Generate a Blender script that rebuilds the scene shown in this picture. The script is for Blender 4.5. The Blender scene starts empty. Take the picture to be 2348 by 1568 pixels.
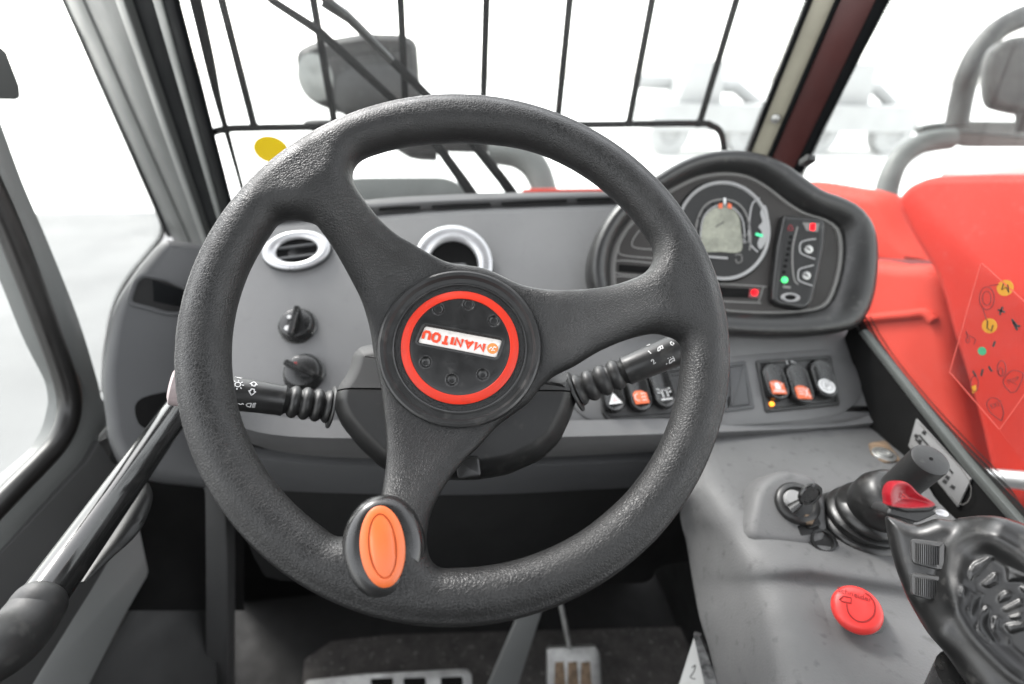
import bpy, math, random
import numpy as np
from mathutils import Vector, Matrix
random.seed(4)
sc = bpy.context.scene
# ------------------------------------------------------------------ camera
FPX, CX, CY = 1200.0, 1173.5, 784.0           # focal length and centre in survey pixels (2347 wide)
CAM = np.array([0.0, 0.0, 1.05])
_X = np.array([1, .045, -.12]); _X /= np.linalg.norm(_X)
_t = math.radians(27); _Z = np.array([0, math.cos(_t), math.sin(_t)])
_Z -= _Z.dot(_X)*_X; _Z /= np.linalg.norm(_Z); _Y = np.cross(_Z, _X)
ROT = np.array([_X, _Y, _Z])
cd = bpy.data.cameras.new('camera'); cam = bpy.data.objects.new('camera', cd); sc.collection.objects.link(cam)
cam.matrix_world = Matrix.Translation(Vector(CAM)) @ Matrix(ROT.tolist()).to_4x4()
cd.sensor_width = 36; cd.lens = 36*FPX/2347; cd.clip_start = .02; cd.clip_end = 800
cd.dof.use_dof = True; cd.dof.focus_distance = .375; cd.dof.aperture_fstop = 3.5; cd.dof.aperture_blades = 7
sc.camera = cam
# ------------------------------------------------------------------ light
SUN_EL, SUN_AZ = math.radians(48), math.radians(-40)     # azimuth from +Y towards +X
w = bpy.data.worlds.new('World'); sc.world = w; w.use_nodes = True
nt = w.node_tree; nt.nodes.clear()
sky = nt.nodes.new('ShaderNodeTexSky'); sky.sky_type = 'NISHITA'; sky.sun_disc = False
sky.sun_elevation = SUN_EL; sky.sun_rotation = SUN_AZ; sky.dust_density = 1.5; sky.air_density = 1.5
hs = nt.nodes.new('ShaderNodeHueSaturation'); hs.inputs['Saturation'].default_value = .12
bg = nt.nodes.new('ShaderNodeBackground'); bg.inputs[1].default_value = .15
ow = nt.nodes.new('ShaderNodeOutputWorld')
nt.links.new(sky.outputs[0], hs.inputs['Color']); nt.links.new(hs.outputs[0], bg.inputs[0]); nt.links.new(bg.outputs[0], ow.inputs[0])
sd = bpy.data.lights.new('sun', 'SUN'); sd.energy = .8; sd.angle = math.radians(14); sd.color = (1, .97, .93)
so = bpy.data.objects.new('sun', sd); sc.collection.objects.link(so)
sdir = Vector((math.cos(SUN_EL)*math.sin(SUN_AZ), math.cos(SUN_EL)*math.cos(SUN_AZ), math.sin(SUN_EL)))
so.rotation_euler = sdir.to_track_quat('Z', 'Y').to_euler(); so.location = sdir*20
sc.view_settings.view_transform = 'Standard'; sc.view_settings.look = 'None'
sc.view_settings.exposure = 2.4; sc.view_settings.gamma = 1; sc.view_settings.use_curve_mapping = False
sc.cycles.max_bounces = 8; sc.cycles.transparent_max_bounces = 16

# ------------------------------------------------------------------ helpers
def ray(px, py):
    return ROT @ np.array([(px-CX)/FPX, -(py-CY)/FPX, -1.0])
def at(px, py, d):                     # point seen at a survey pixel, d metres along the optical axis
    return CAM + d*ray(px, py)
def unit(v):
    v = np.array(v, float); return v/np.linalg.norm(v)
class Fr:                              # a working plane: u right, v up, n out of the face
    def __init__(s, O, n, up=(0, 0, 1)):
        s.O = np.array(O, float); s.n = unit(n); up = np.array(up, float)
        s.v = unit(up-up.dot(s.n)*s.n); s.u = np.cross(s.v, s.n)
    def px(s, x, y, h=0):
        r = ray(x, y); t = ((s.O+h*s.n-CAM).dot(s.n))/r.dot(s.n); p = CAM+t*r-s.O
        return (p.dot(s.u), p.dot(s.v))
    def pp(s, pts, h=0): return [s.px(x, y, h) for x, y in pts]
    def P(s, u, v, h=0): return s.O+u*s.u+v*s.v+h*s.n
    def at(s, x, y, h=0):
        u, v = s.px(x, y, h); return s.P(u, v, h)
    def off(s, h): 
        f = Fr(s.O+h*s.n, s.n, s.v); return f
    def sub(s, x, y, h=0, ang=0):
        u, v = s.px(x, y, h); up = math.cos(ang)*s.v+math.sin(ang)*s.u
        return Fr(s.P(u, v, h), s.n, up)
def cat(pts, k=6, closed=True):
    P = [np.array(p, float) for p in pts]; n = len(P); out = []
    rng = range(n) if closed else range(n-1)
    for i in rng:
        if closed: a, b, c, d = P[i-1], P[i], P[(i+1) % n], P[(i+2) % n]
        else: a, b, c, d = P[max(i-1, 0)], P[i], P[i+1], P[min(i+2, n-1)]
        for j in range(k):
            t = j/k
            out.append(.5*((2*b)+(c-a)*t+(2*a-5*b+4*c-d)*t*t+(-a+3*b-3*c+d)*t**3))
    if not closed: out.append(P[-1])
    return out
def rnd(pts, r, k=4):                  # polygon with rounded corners
    P = [np.array(p, float) for p in pts]; n = len(P); out = []
    rs = r if isinstance(r, (list, tuple)) else [r]*n
    for i in range(n):
        a, b, c = P[i-1], P[i], P[(i+1) % n]; l1 = np.linalg.norm(a-b); l2 = np.linalg.norm(c-b)
        q = min(rs[i], l1*.48, l2*.48); s = b+(a-b)/l1*q; e = b+(c-b)/l2*q
        for j in range(k+1):
            t = j/k; out.append((1-t)**2*s+2*t*(1-t)*b+t*t*e)
    return out
def area(P): return .5*sum(P[i-1][0]*P[i][1]-P[i][0]*P[i-1][1] for i in range(len(P)))
def ccw(P):
    P = [np.array(p[:2], float) for p in P]
    return P if area(P) > 0 else P[::-1]
def inset(P, d):
    n = len(P); out = []
    for i in range(n):
        a, b, c = P[i-1], P[i], P[(i+1) % n]
        e1 = b-a; e2 = c-b; e1 = e1/(np.linalg.norm(e1)+1e-12); e2 = e2/(np.linalg.norm(e2)+1e-12)
        m = np.array([-(e1+e2)[1], (e1+e2)[0]]); l = np.linalg.norm(m); m = m/(l+1e-9)
        out.append(b+m*d/max(.5, l/2))
    return out
def loft(rings, cap0=False, cap1=False, closed=True, base=0):
    V = []; F = []; n = len(rings[0])
    for r in rings: V += [tuple(p) for p in r]
    for i in range(len(rings)-1):
        for j in range(n if closed else n-1):
            k = (j+1) % n; F.append((i*n+j, i*n+k, (i+1)*n+k, (i+1)*n+j))
    if cap0: F.append(tuple(range(n))[::-1])
    if cap1: F.append(tuple((len(rings)-1)*n+j for j in range(n)))
    return V, F
def prism(fr, poly, prof, cap0=True, cap1=True):   # prof: (inset, height) pairs, back to front
    P = ccw(poly)
    return loft([[fr.P(q[0], q[1], h) for q in (inset(P, d) if d else P)] for d, h in prof], cap0, cap1)
def slab(fr, poly, h0, h1, b=.0015):
    return prism(fr, poly, [(0, h0), (0, h1-b), (b*.3, h1-b*.3), (b, h1)])
def circ(r, n=32, c=(0, 0), ry=None):
    ry = ry or r
    return [np.array([c[0]+r*math.cos(2*math.pi*i/n), c[1]+ry*math.sin(2*math.pi*i/n)]) for i in range(n)]
def lathe(fr, prof, n=48, c=(0, 0), cap0=False, cap1=False, sy=1):  # prof: (radius, height)
    return loft([[fr.P(c[0]+r*math.cos(2*math.pi*i/n), c[1]+sy*r*math.sin(2*math.pi*i/n), h) for i in range(n)] for r, h in prof], cap0, cap1)
def tube(pts, r, n=12, smooth=0, caps=True, flat=1):
    P = [np.array(p, float) for p in pts]
    m = len(P); R = r if isinstance(r, (list, tuple)) else [r]*m
    if smooth:
        q = cat([np.append(p, rr) for p, rr in zip(P, R)], smooth, False); P = [p[:3] for p in q]; R = [p[3] for p in q]
    rings = []; T0 = unit(P[1]-P[0]); a = np.array([0, 0, 1.]) if abs(T0[2]) < .9 else np.array([1., 0, 0]); N = unit(np.cross(T0, a))
    for i, p in enumerate(P):
        T = unit(P[min(i+1, len(P)-1)]-P[max(i-1, 0)]); N = unit(N-N.dot(T)*T); B = np.cross(T, N)
        rings.append([p+R[i]*(math.cos(2*math.pi*j/n)*N+flat*math.sin(2*math.pi*j/n)*B) for j in range(n)])
    return loft(rings, caps, caps)
def ribbon(fr, pts, wd, h, closed=False, t=.0003):
    P = [np.array(p[:2], float) for p in pts]; n = len(P); L = []; Rr = []
    for i in range(n):
        a = P[i-1] if (closed or i) else P[0]; b = P[(i+1) % n] if (closed or i < n-1) else P[-1]
        d = b-a; d = d/(np.linalg.norm(d)+1e-12); m = np.array([-d[1], d[0]])*wd/2
        L.append(P[i]+m); Rr.append(P[i]-m)
    rings = [[fr.P(*p, h) for p in L], [fr.P(*p, h+t) for p in L], [fr.P(*p, h+t) for p in Rr], [fr.P(*p, h) for p in Rr]]
    return loft(rings, closed=closed)
def box(p, s):
    x, y, z = p; a, b, c = s
    V = [(x+i*a/2, y+j*b/2, z+k*c/2) for i in (-1, 1) for j in (-1, 1) for k in (-1, 1)]
    return V, [(0, 1, 3, 2), (4, 6, 7, 5), (0, 4, 5, 1), (2, 3, 7, 6), (0, 2, 6, 4), (1, 5, 7, 3)]
def join(*gs):
    V = []; F = []
    for v, f in gs:
        o = len(V); V += list(v); F += [tuple(i+o for i in q) for q in f]
    return V, F
ROOT = {}
def tag(o, label, c, group=None, kind=None):
    o['label'] = label; o['category'] = c
    if group: o['group'] = group
    if kind: o['kind'] = kind
def thing(name, loc, label, c, group=None):
    o = bpy.data.objects.new(name, None); sc.collection.objects.link(o); o.location = [float(x) for x in loc]
    o.empty_display_size = .02
    tag(o, label, c, group); ROOT[o] = np.array(loc, float); return o
def mk(name, g, m, parent=None, ang=35, label=None, smooth=True):
    V, F = g; off = np.zeros(3)
    if parent is not None: off = ROOT[parent]
    V = np.array([tuple(v) for v in V], float)
    if parent is None: off = V.mean(0)
    me = bpy.data.meshes.new(name); me.from_pydata((V-off).tolist(), [], [list(map(int, f)) for f in F])
    me.materials.append(m); me.validate()
    import bmesh
    bm = bmesh.new(); bm.from_mesh(me); bmesh.ops.recalc_face_normals(bm, faces=bm.faces); bm.to_mesh(me); bm.free()
    if smooth:
        me.polygons.foreach_set('use_smooth', [True]*len(me.polygons)); me.set_sharp_from_angle(angle=math.radians(ang))
    o = bpy.data.objects.new(name, me); sc.collection.objects.link(o)
    if parent is None: o.location = off.tolist(); ROOT[o] = off
    else: o.parent = parent; ROOT[o] = off
    if label: o['label'] = label
    return o
def text_geo(s, fr, size, h=.0004, ext=.0, sx=1, bold=0):
    c = bpy.data.curves.new('t', 'FONT'); c.body = s; c.size = size; c.align_x = 'CENTER'; c.align_y = 'CENTER'; c.offset = bold; c.resolution_u = 3
    o = bpy.data.objects.new('t', c); me = bpy.data.meshes.new_from_object(o)
    V = [fr.P(v.co.x*sx, v.co.y, h) for v in me.vertices]; F = [tuple(p.vertices) for p in me.polygons]
    bpy.data.objects.remove(o); bpy.data.curves.remove(c); bpy.data.meshes.remove(me)
    return V, F
# signed-distance surface (naive surface nets)
def nets(F, org, h):
    s = F < 0; nx, ny, nz = F.shape
    cnt = np.zeros((nx-1, ny-1, nz-1)); acc = np.zeros((nx-1, ny-1, nz-1, 3))
    for ax in range(3):
        b, c = [a for a in range(3) if a != ax]
        for db in (0, 1):
            for dc in (0, 1):
                sl0 = [None]*3; sl1 = [None]*3
                sl0[ax] = slice(0, -1); sl1[ax] = slice(1, None)
                for q, d in ((b, db), (c, dc)):
                    v = slice(d, F.shape[q]-1+d); sl0[q] = v; sl1[q] = v
                f0 = F[tuple(sl0)]; f1 = F[tuple(sl1)]; cr = (f0 < 0) != (f1 < 0)
                t = np.where(cr, f0/np.where(cr, f0-f1, 1), 0)
                cnt += cr; acc[..., ax] += np.where(cr, t, 0); acc[..., b] += cr*db; acc[..., c] += cr*dc
    m = cnt > 0; idx = -np.ones(m.shape, int); idx[m] = np.arange(m.sum())
    ijk = np.argwhere(m); V = org+h*(ijk+acc[m]/cnt[m][:, None]); Q = []
    for ax in range(3):
        b, c = (ax+1) % 3, (ax+2) % 3
        f0 = s.take(range(0, F.shape[ax]-1), ax); f1 = s.take(range(1, F.shape[ax]), ax)
        e = np.argwhere(f0 != f1); e = e[(e[:, b] > 0) & (e[:, c] > 0) & (e[:, b] < F.shape[b]-1) & (e[:, c] < F.shape[c]-1)]
        def g(db, dc):
            q = e.copy(); q[:, b] -= db; q[:, c] -= dc; return idx[q[:, 0], q[:, 1], q[:, 2]]
        Q.append(np.stack([g(1, 1), g(0, 1), g(0, 0), g(1, 0)], 1))
    return V, np.concatenate(Q)
def sdpoly(X, Y, poly):
    P = np.array(poly); d = np.full(X.shape, 1e9); ins = np.zeros(X.shape, bool)
    for i in range(len(P)):
        a, b = P[i-1], P[i]; e = b-a; L = e@e+1e-18
        t = np.clip(((X-a[0])*e[0]+(Y-a[1])*e[1])/L, 0, 1)
        d = np.minimum(d, (X-a[0]-t*e[0])**2+(Y-a[1]-t*e[1])**2)
        c = ((a[1] > Y) != (b[1] > Y)); ins ^= c & (X < (b[0]-a[0])*(Y-a[1])/((b[1]-a[1]) or 1e-12)+a[0])
    d = np.sqrt(d); return np.where(ins, -d, d)
def sst(x): x = np.clip(x, 0, 1); return x*x*(3-2*x)
# ------------------------------------------------------------------ materials
def node(n, t, **k):
    x = n.nodes.new(t)
    for a, b in k.items(): setattr(x, a, b)
    return x
def mat(name, col, rough=.5, metal=0, var=.12, vs=8, bump=0, bs=400, kind='noise', dist=.0004, spec=.5, coat=0, emit=0, rv=.08, dust=0):
    m = bpy.data.materials.new(name); m.use_nodes = True; n = m.node_tree; b = n.nodes['Principled BSDF']
    col = (col, col, col) if isinstance(col, (int, float)) else col
    b.inputs['Roughness'].default_value = rough; b.inputs['Metallic'].default_value = metal
    b.inputs['Specular IOR Level'].default_value = spec; b.inputs['Coat Weight'].default_value = coat; b.inputs['Coat Roughness'].default_value = .12
    tc = node(n, 'ShaderNodeTexCoord')
    nz = node(n, 'ShaderNodeTexNoise'); nz.inputs['Scale'].default_value = vs; nz.inputs['Detail'].default_value = 8; nz.inputs['Roughness'].default_value = .62
    n.links.new(tc.outputs['Object'], nz.inputs['Vector'])
    mr = node(n, 'ShaderNodeMapRange'); mr.inputs['From Min'].default_value = .3; mr.inputs['From Max'].default_value = .7
    mr.inputs['To Min'].default_value = 1-var; mr.inputs['To Max'].default_value = 1+var
    n.links.new(nz.outputs[0], mr.inputs[0])
    mx = node(n, 'ShaderNodeVectorMath', operation='SCALE'); mx.inputs[0].default_value = col
    n.links.new(mr.outputs[0], mx.inputs['Scale']); src = mx.outputs[0]
    if dust:                              # pale grains of dirt lying on the surface
        n2 = node(n, 'ShaderNodeTexNoise'); n2.inputs['Scale'].default_value = 90; n2.inputs['Detail'].default_value = 4
        n.links.new(tc.outputs['Object'], n2.inputs['Vector'])
        m2 = node(n, 'ShaderNodeMapRange'); m2.inputs['From Min'].default_value = .60; m2.inputs['From Max'].default_value = .74
        m2.inputs['To Max'].default_value = abs(dust)
        n.links.new(n2.outputs[0], m2.inputs[0])
        mc = node(n, 'ShaderNodeMix', data_type='RGBA'); n.links.new(m2.outputs[0], mc.inputs[0]); n.links.new(src, mc.inputs[6])
        mc.inputs[7].default_value = (.32, .31, .29, 1) if dust > 0 else (.03, .03, .03, 1); src = mc.outputs[2]
    n.links.new(src, b.inputs['Base Color'])
    if rv:
        r2 = node(n, 'ShaderNodeMapRange'); r2.inputs['From Min'].default_value = .3; r2.inputs['From Max'].default_value = .7
        r2.inputs['To Min'].default_value = max(.02, rough-rv); r2.inputs['To Max'].default_value = min(1, rough+rv)
        nn = node(n, 'ShaderNodeTexNoise'); nn.inputs['Scale'].default_value = vs*3; nn.inputs['Detail'].default_value = 5
        n.links.new(tc.outputs['Object'], nn.inputs['Vector']); n.links.new(nn.outputs[0], r2.inputs[0]); n.links.new(r2.outputs[0], b.inputs['Roughness'])
    if bump:
        bp = node(n, 'ShaderNodeBump'); bp.inputs['Strength'].default_value = bump; bp.inputs['Distance'].default_value = dist
        if kind == 'noise':
            q = node(n, 'ShaderNodeTexNoise'); q.inputs['Scale'].default_value = bs; q.inputs['Detail'].default_value = 3
            n.links.new(tc.outputs['Object'], q.inputs['Vector']); n.links.new(q.outputs[0], bp.inputs['Height'])
        else:                             # leather grain
            dn = node(n, 'ShaderNodeTexNoise'); dn.inputs['Scale'].default_value = bs*.55; dn.inputs['Detail'].default_value = 2
            n.links.new(tc.outputs['Object'], dn.inputs['Vector'])
            sv = node(n, 'ShaderNodeVectorMath', operation='MULTIPLY_ADD'); sv.inputs[1].default_value = (1.6/bs,)*3
            n.links.new(dn.outputs[1], sv.inputs[0]); n.links.new(tc.outputs['Object'], sv.inputs[2])
            q = node(n, 'ShaderNodeTexVoronoi', feature='DISTANCE_TO_EDGE'); q.inputs['Scale'].default_value = bs
            n.links.new(sv.outputs[0], q.inputs['Vector'])
            qm = node(n, 'ShaderNodeMapRange'); qm.inputs['From Max'].default_value = .22; n.links.new(q.outputs[0], qm.inputs[0])
            fine = node(n, 'ShaderNodeTexNoise'); fine.inputs['Scale'].default_value = bs*2.2
            n.links.new(tc.outputs['Object'], fine.inputs['Vector'])
            ad = node(n, 'ShaderNodeMath', operation='MULTIPLY_ADD'); ad.inputs[1].default_value = .5
            n.links.new(fine.outputs[0], ad.inputs[0]); n.links.new(qm.outputs[0], ad.inputs[2]); n.links.new(ad.outputs[0], bp.inputs['Height'])
        n.links.new(bp.outputs[0], b.inputs['Normal'])
    if emit:
        b.inputs['Emission Color'].default_value = (*col, 1); b.inputs['Emission Strength'].default_value = emit
    return m
def glass(name, tint=(.97, .98, .97), haze=.04, hs_=3.0):
    m = bpy.data.materials.new(name); m.use_nodes = True; n = m.node_tree; n.nodes.clear()
    o = node(n, 'ShaderNodeOutputMaterial'); t = node(n, 'ShaderNodeBsdfTransparent'); t.inputs[0].default_value = (*tint, 1)
    g = node(n, 'ShaderNodeBsdfGlossy'); g.inputs['Roughness'].default_value = .02
    lw = node(n, 'ShaderNodeLayerWeight'); pw = node(n, 'ShaderNodeMath', operation='POWER'); pw.inputs[1].default_value = 5; n.links.new(lw.outputs['Facing'], pw.inputs[0])
    fr = node(n, 'ShaderNodeMath', operation='MULTIPLY_ADD'); fr.inputs[1].default_value = .25; fr.inputs[2].default_value = .008; n.links.new(pw.outputs[0], fr.inputs[0])
    mm = node(n, 'ShaderNodeMixShader'); n.links.new(fr.outputs[0], mm.inputs[0]); n.links.new(t.outputs[0], mm.inputs[1]); n.links.new(g.outputs[0], mm.inputs[2])
    d = node(n, 'ShaderNodeBsdfTranslucent'); d.inputs[0].default_value = (.8, .8, .8, 1)
    d2 = node(n, 'ShaderNodeBsdfDiffuse'); d2.inputs[0].default_value = (.7, .7, .7, 1)
    dd = node(n, 'ShaderNodeMixShader'); n.links.new(d.outputs[0], dd.inputs[1]); n.links.new(d2.outputs[0], dd.inputs[2])
    tc = node(n, 'ShaderNodeTexCoord'); nz = node(n, 'ShaderNodeTexNoise'); nz.inputs['Scale'].default_value = hs_; nz.inputs['Detail'].default_value = 9; nz.inputs['Roughness'].default_value = .7
    n.links.new(tc.outputs['Object'], nz.inputs['Vector'])
    mr = node(n, 'ShaderNodeMapRange'); mr.inputs['From Min'].default_value = .3; mr.inputs['From Max'].default_value = .75; mr.inputs['To Min'].default_value = haze*.4; mr.inputs['To Max'].default_value = haze*1.8
    n.links.new(nz.outputs[0], mr.inputs[0])
    m2 = node(n, 'ShaderNodeMixShader'); n.links.new(mr.outputs[0], m2.inputs[0]); n.links.new(mm.outputs[0], m2.inputs[1]); n.links.new(dd.outputs[0], m2.inputs[2])
    n.links.new(m2.outputs[0], o.inputs[0]); return m
M = dict(
    leather=mat('wheel_leather', .0155, .42, var=.2, vs=14, bump=.36, bs=500, kind='leather', dist=.0005, rv=.12, spec=.32),
    hub=mat('hub_plastic', .024, .36, bump=.25, bs=1500, dist=.0002, dust=.10, var=.15, vs=25),
    cap=mat('cap_plastic', .014, .36, bump=.25, bs=1600, dist=.0002, dust=.08, var=.2, vs=30),
    red=mat('red_ring', (.60, .027, .008), .42, spec=.3, var=.08, vs=40, dust=-.15),
    white=mat('badge_white', (.72, .68, .64), .35, var=.1, vs=60, dust=-.25),
    letter=mat('letter_red', (.72, .07, .03), .35, var=.1, vs=120),
    emblem=mat('emblem_orange', (.75, .25, .07), .4, var=.1, vs=150),
    silver=mat('print_silver', .24, .45, var=.05),
    orange=mat('orange_plastic', (.56, .115, .028), .38, var=.05, vs=30),
    black=mat('black_plastic', .012, .38, bump=.2, bs=900, dist=.0002, var=.15, dust=.07),
    gloss=mat('gloss_black', .012, .27, var=.2, rv=.08, vs=20, dust=.05, spec=.6),
    void=mat('flat_black', .005, .9, var=.3, spec=.15),  # near-black, also paints in the shade inside slots, vents and holes
    tubegloss=mat('gloss_tube', .012, .12, var=.2, rv=.04, vs=20, dust=.04, spec=.6),
    joymat=mat('joystick_black', .011, .36, var=.2, rv=.08, vs=30, bump=.15, bs=900, dist=.0002, dust=.10),
    rubber=mat('rubber', .015, .48, bump=.3, bs=500, dist=.0003, var=.2, dust=.08),
    dash=mat('dash_grey', (.112, .112, .113), .52, bump=.45, bs=900, dist=.0003, var=.11, vs=7, dust=-.10),
    dashd=mat('dash_dark', (.045, .046, .048), .55, bump=.3, bs=1000, dist=.0003, var=.08, vs=5),
    console=mat('console_grey', (.088, .088, .089), .64, bump=.55, bs=520, dist=.0005, var=.16, vs=9, dust=-.5),
    knee=mat('knee_panel', .008, .7, spec=.25, bump=.3, bs=900, dist=.0003, var=.1),
    pillar=mat('pillar_grey', (.070, .073, .071), .5, var=.06, vs=4),
    pillarl=mat('pillar_light', (.085, .091, .086), .5, var=.06, vs=4),
    pillarg=mat('pillar_mid_grey', (.045, .047, .046), .5, var=.06, vs=4),
    pillard=mat('pillar_dark', (.006, .0065, .007), .8, spec=.04, var=.1),
    beige=mat('beige_rubber', (.27, .255, .20), .5, var=.15, vs=12),
    maroon=mat('maroon_paint', (.045, .010, .009), .45, var=.25, vs=9),
    chrome=mat('satin_chrome', (.46, .46, .47), .32, metal=.6, var=.04),
    steel=mat('worn_steel', (.36, .36, .35), .4, metal=.8, var=.3, vs=40),
    redpaint=mat('red_paint', (.37, .020, .012), .6, var=.14, vs=2.2, spec=.15, dust=.05),
    redpaint2=mat('red_paint_paler', (.42, .040, .026), .6, var=.12, vs=2.2, spec=.15),  # slightly lighter and less saturated than the main red
    darkred=mat('dark_red_gap', (.12, .012, .012), .5),
    outgrey=mat('outside_plastic', .015, .55, var=.2, vs=12, dust=.15),
    outlight=mat('outside_grey', (.065, .070, .067), .55, var=.2, vs=6),
    lens=mat('lamp_lens', (.20, .21, .20), .2, var=.1, vs=60),
    pale=mat('hazed_machine', (.33, .335, .335), .6, var=.1, vs=1),  # pale tone paints haze and overexposure onto the far machines
    gauge=mat('gauge_black', (.012, .012, .012), .5, spec=.3),
    face=mat('face_brown', (.026, .0235, .022), .55, spec=.3),
    line=mat('print_line', (.13, .127, .122), .5, var=.04),
    linel=mat('print_light', (.24, .24, .24), .5, var=.04),
    lcd=mat('lcd', (.21, .215, .17), .25, var=.35, vs=35),
    wprint=mat('print_white', (.55, .55, .55), .5, var=.04),
    oprint=mat('print_orange', (.55, .105, .035), .5, var=.05),
    rprint=mat('print_red', (.55, .03, .03), .5),
    bprint=mat('print_black', (.02, .02, .02), .5),
    ledr=mat('led_red', (1, .006, .012), .3, emit=.3, spec=.1), ledg=mat('led_green', (.06, .8, .2), .3, emit=.16), ledo=mat('led_amber', (1, .28, .015), .3, emit=.6),
    ledgd=mat('led_green_dim', (.03, .35, .16), .3, emit=.4), ledrd=mat('led_red_dim', (.16, .01, .015), .3),
    yellow=mat('yellow_film', (.60, .42, .003), .4, var=.03), yellow2=mat('amber_film', (.36, .17, .015), .5), green=mat('green_film', (.03, .20, .10), .5),
    estop=mat('emergency_red', (.56, .030, .026), .45, var=.05, vs=50, bump=.15, bs=1200, dist=.0002),
    estopd=mat('emergency_red_engraved', (.22, .008, .008), .5),
    redbtn=mat('joystick_red', (.23, .008, .014), .32, var=.05),
    stickergrey=mat('sticker_grey', (.22, .22, .22), .45, var=.06, vs=30),
    foam=mat('speckled_foam', .12, .9, var=.9, vs=90),
    seal=mat('door_seal', (.014, .013, .0125), .36, var=.15, vs=12), sealb=mat('worn_copper', (.11, .075, .06), .45, var=.3, vs=60),
    doorgrey=mat('door_grey', (.15, .155, .152), .45, var=.06, vs=5), ribgrey=mat('roller_grey', .05, .5, var=.1),
    lensw=mat('label_white', (.6, .6, .58), .5, var=.06),
    kick=mat('kick_grey', .02, .6, var=.1),
    cover=mat('cover_black', .009, .42, bump=.2, bs=900, dist=.0002, var=.15, dust=.05, spec=.35), panel=mat('panel_grey', .06, .5, var=.08, vs=6),
    rust=mat('rusty_brown', (.16, .11, .07), .7, var=.5, vs=90), mud=mat('rubber_mat', (.035, .032, .030), .8, var=.5, vs=30, dust=.4),
    yard=mat('concrete', (.142, .143, .143), .9, var=.12, vs=.5), pink=mat('pinkish_plastic', (.36, .30, .30), .4),
    glass=glass('windscreen_glass', haze=.010), glass2=glass('side_glass', haze=.007, hs_=6), glassl=glass('door_glass', haze=.012),
)
film = glass('decal_film', tint=(.985, .985, .985), haze=.003, hs_=30)
def dotmat():                             # printed black border breaking into dots towards the clear glass
    m = bpy.data.materials.new('printed_dot_border'); m.use_nodes = True; n = m.node_tree; b = n.nodes['Principled BSDF']
    b.inputs['Base Color'].default_value = (.012, .012, .012, 1); b.inputs['Roughness'].default_value = .35
    uv = node(n, 'ShaderNodeUVMap'); sp = node(n, 'ShaderNodeSeparateXYZ'); n.links.new(uv.outputs[0], sp.inputs[0])
    def math_(op, a, bb=None, c=None):
        q = node(n, 'ShaderNodeMath', operation=op)
        for i, x in enumerate((a, bb, c)):
            if x is None: continue
            if isinstance(x, (int, float)): q.inputs[i].default_value = x
            else: n.links.new(x, q.inputs[i])
        return q.outputs[0]
    fx = math_('SUBTRACT', math_('FRACT', sp.outputs[0]), .5); row = math_('MULTIPLY', sp.outputs[1], 4.0)
    fy = math_('SUBTRACT', math_('FRACT', row), .5)
    d = math_('SQRT', math_('ADD', math_('MULTIPLY', fx, fx), math_('MULTIPLY', fy, fy)))
    rad = math_('SUBTRACT', .78, math_('MULTIPLY', sp.outputs[1], .52))
    al = math_('LESS_THAN', d, rad); n.links.new(al, b.inputs['Alpha']); return m
DOT = dotmat()
def frit(name, fr, solid, clear, h, parent, pitch=.0032):
    """strip on a glass pane between two px polylines, dots towards 'clear'"""
    A = cat([fr.px(*p) for p in solid], 8, False); B = cat([fr.px(*p) for p in clear], 8, False)
    V = [fr.P(*a, h) for a in A]+[fr.P(*b, h) for b in B]; n = len(A)
    F = [(i, i+1, n+i+1, n+i) for i in range(n-1)]
    o = mk(name, (V, F), DOT, parent, smooth=False); me = o.data
    L = [0]
    for i in range(1, n): L.append(L[-1]+np.linalg.norm(A[i]-A[i-1])/pitch)
    uv = me.uv_layers.new(name='UVMap')
    for lp in me.loops:
        vi = lp.vertex_index; uv.data[lp.index].uv = (L[vi % n], 0.0 if vi < n else 1.0)
    return o
# ------------------------------------------------------------------ working planes
s15, c15 = math.sin(math.radians(15)), math.cos(math.radians(15))
WS = Fr((0, .79, .896), (0, -c15, -s15))                 # windscreen
GD = Fr((0, .91, .87), (0, -c15, -s15))                  # guard bars outside
WPR = Fr((0, .83, .88), (0, -c15, -s15))                 # wiper
DS = Fr((0, .47, .675), (0, -.669, .743))                # dashboard face
LP = Fr((0, .47, .675), (0, -.86, -.45))                   # dashboard lower lip
RS = Fr((.52, .5, .7), (-1, 0, 0))                       # right window
LS = Fr((-.55, .5, .7), (1, 0, 0))                       # left quarter window
DR = Fr((-.50, .4, .7), (1, -.10, 0))                     # door
CN = Fr((.25, .4, .66), (0, 0, 1), up=(0, 1, 0))         # console top
WC = np.array([.00962875, .32411222, .89747567]); WN = np.array([-.03653831, -.73345534, .67875491])
WH = Fr(WC, WN)                                          # steering wheel plane
# ================================================================== SETTING
G = -.92
o = mk('ground', ([(-400, -300, G), (400, -300, G), (400, 500, G), (-400, 500, G)], [(0, 1, 2, 3)]), mat('pale_gravel', (.66, .66, .645), .95, var=.06, vs=.3), smooth=False); o['kind'] = 'structure'
o = mk('yard', ([(-30, -6, G+.004), (30, -6, G+.004), (30, 8.2, G+.004), (-30, 9.4, G+.004)], [(0, 1, 2, 3)]), M['yard'], smooth=False); o['kind'] = 'structure'
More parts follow.
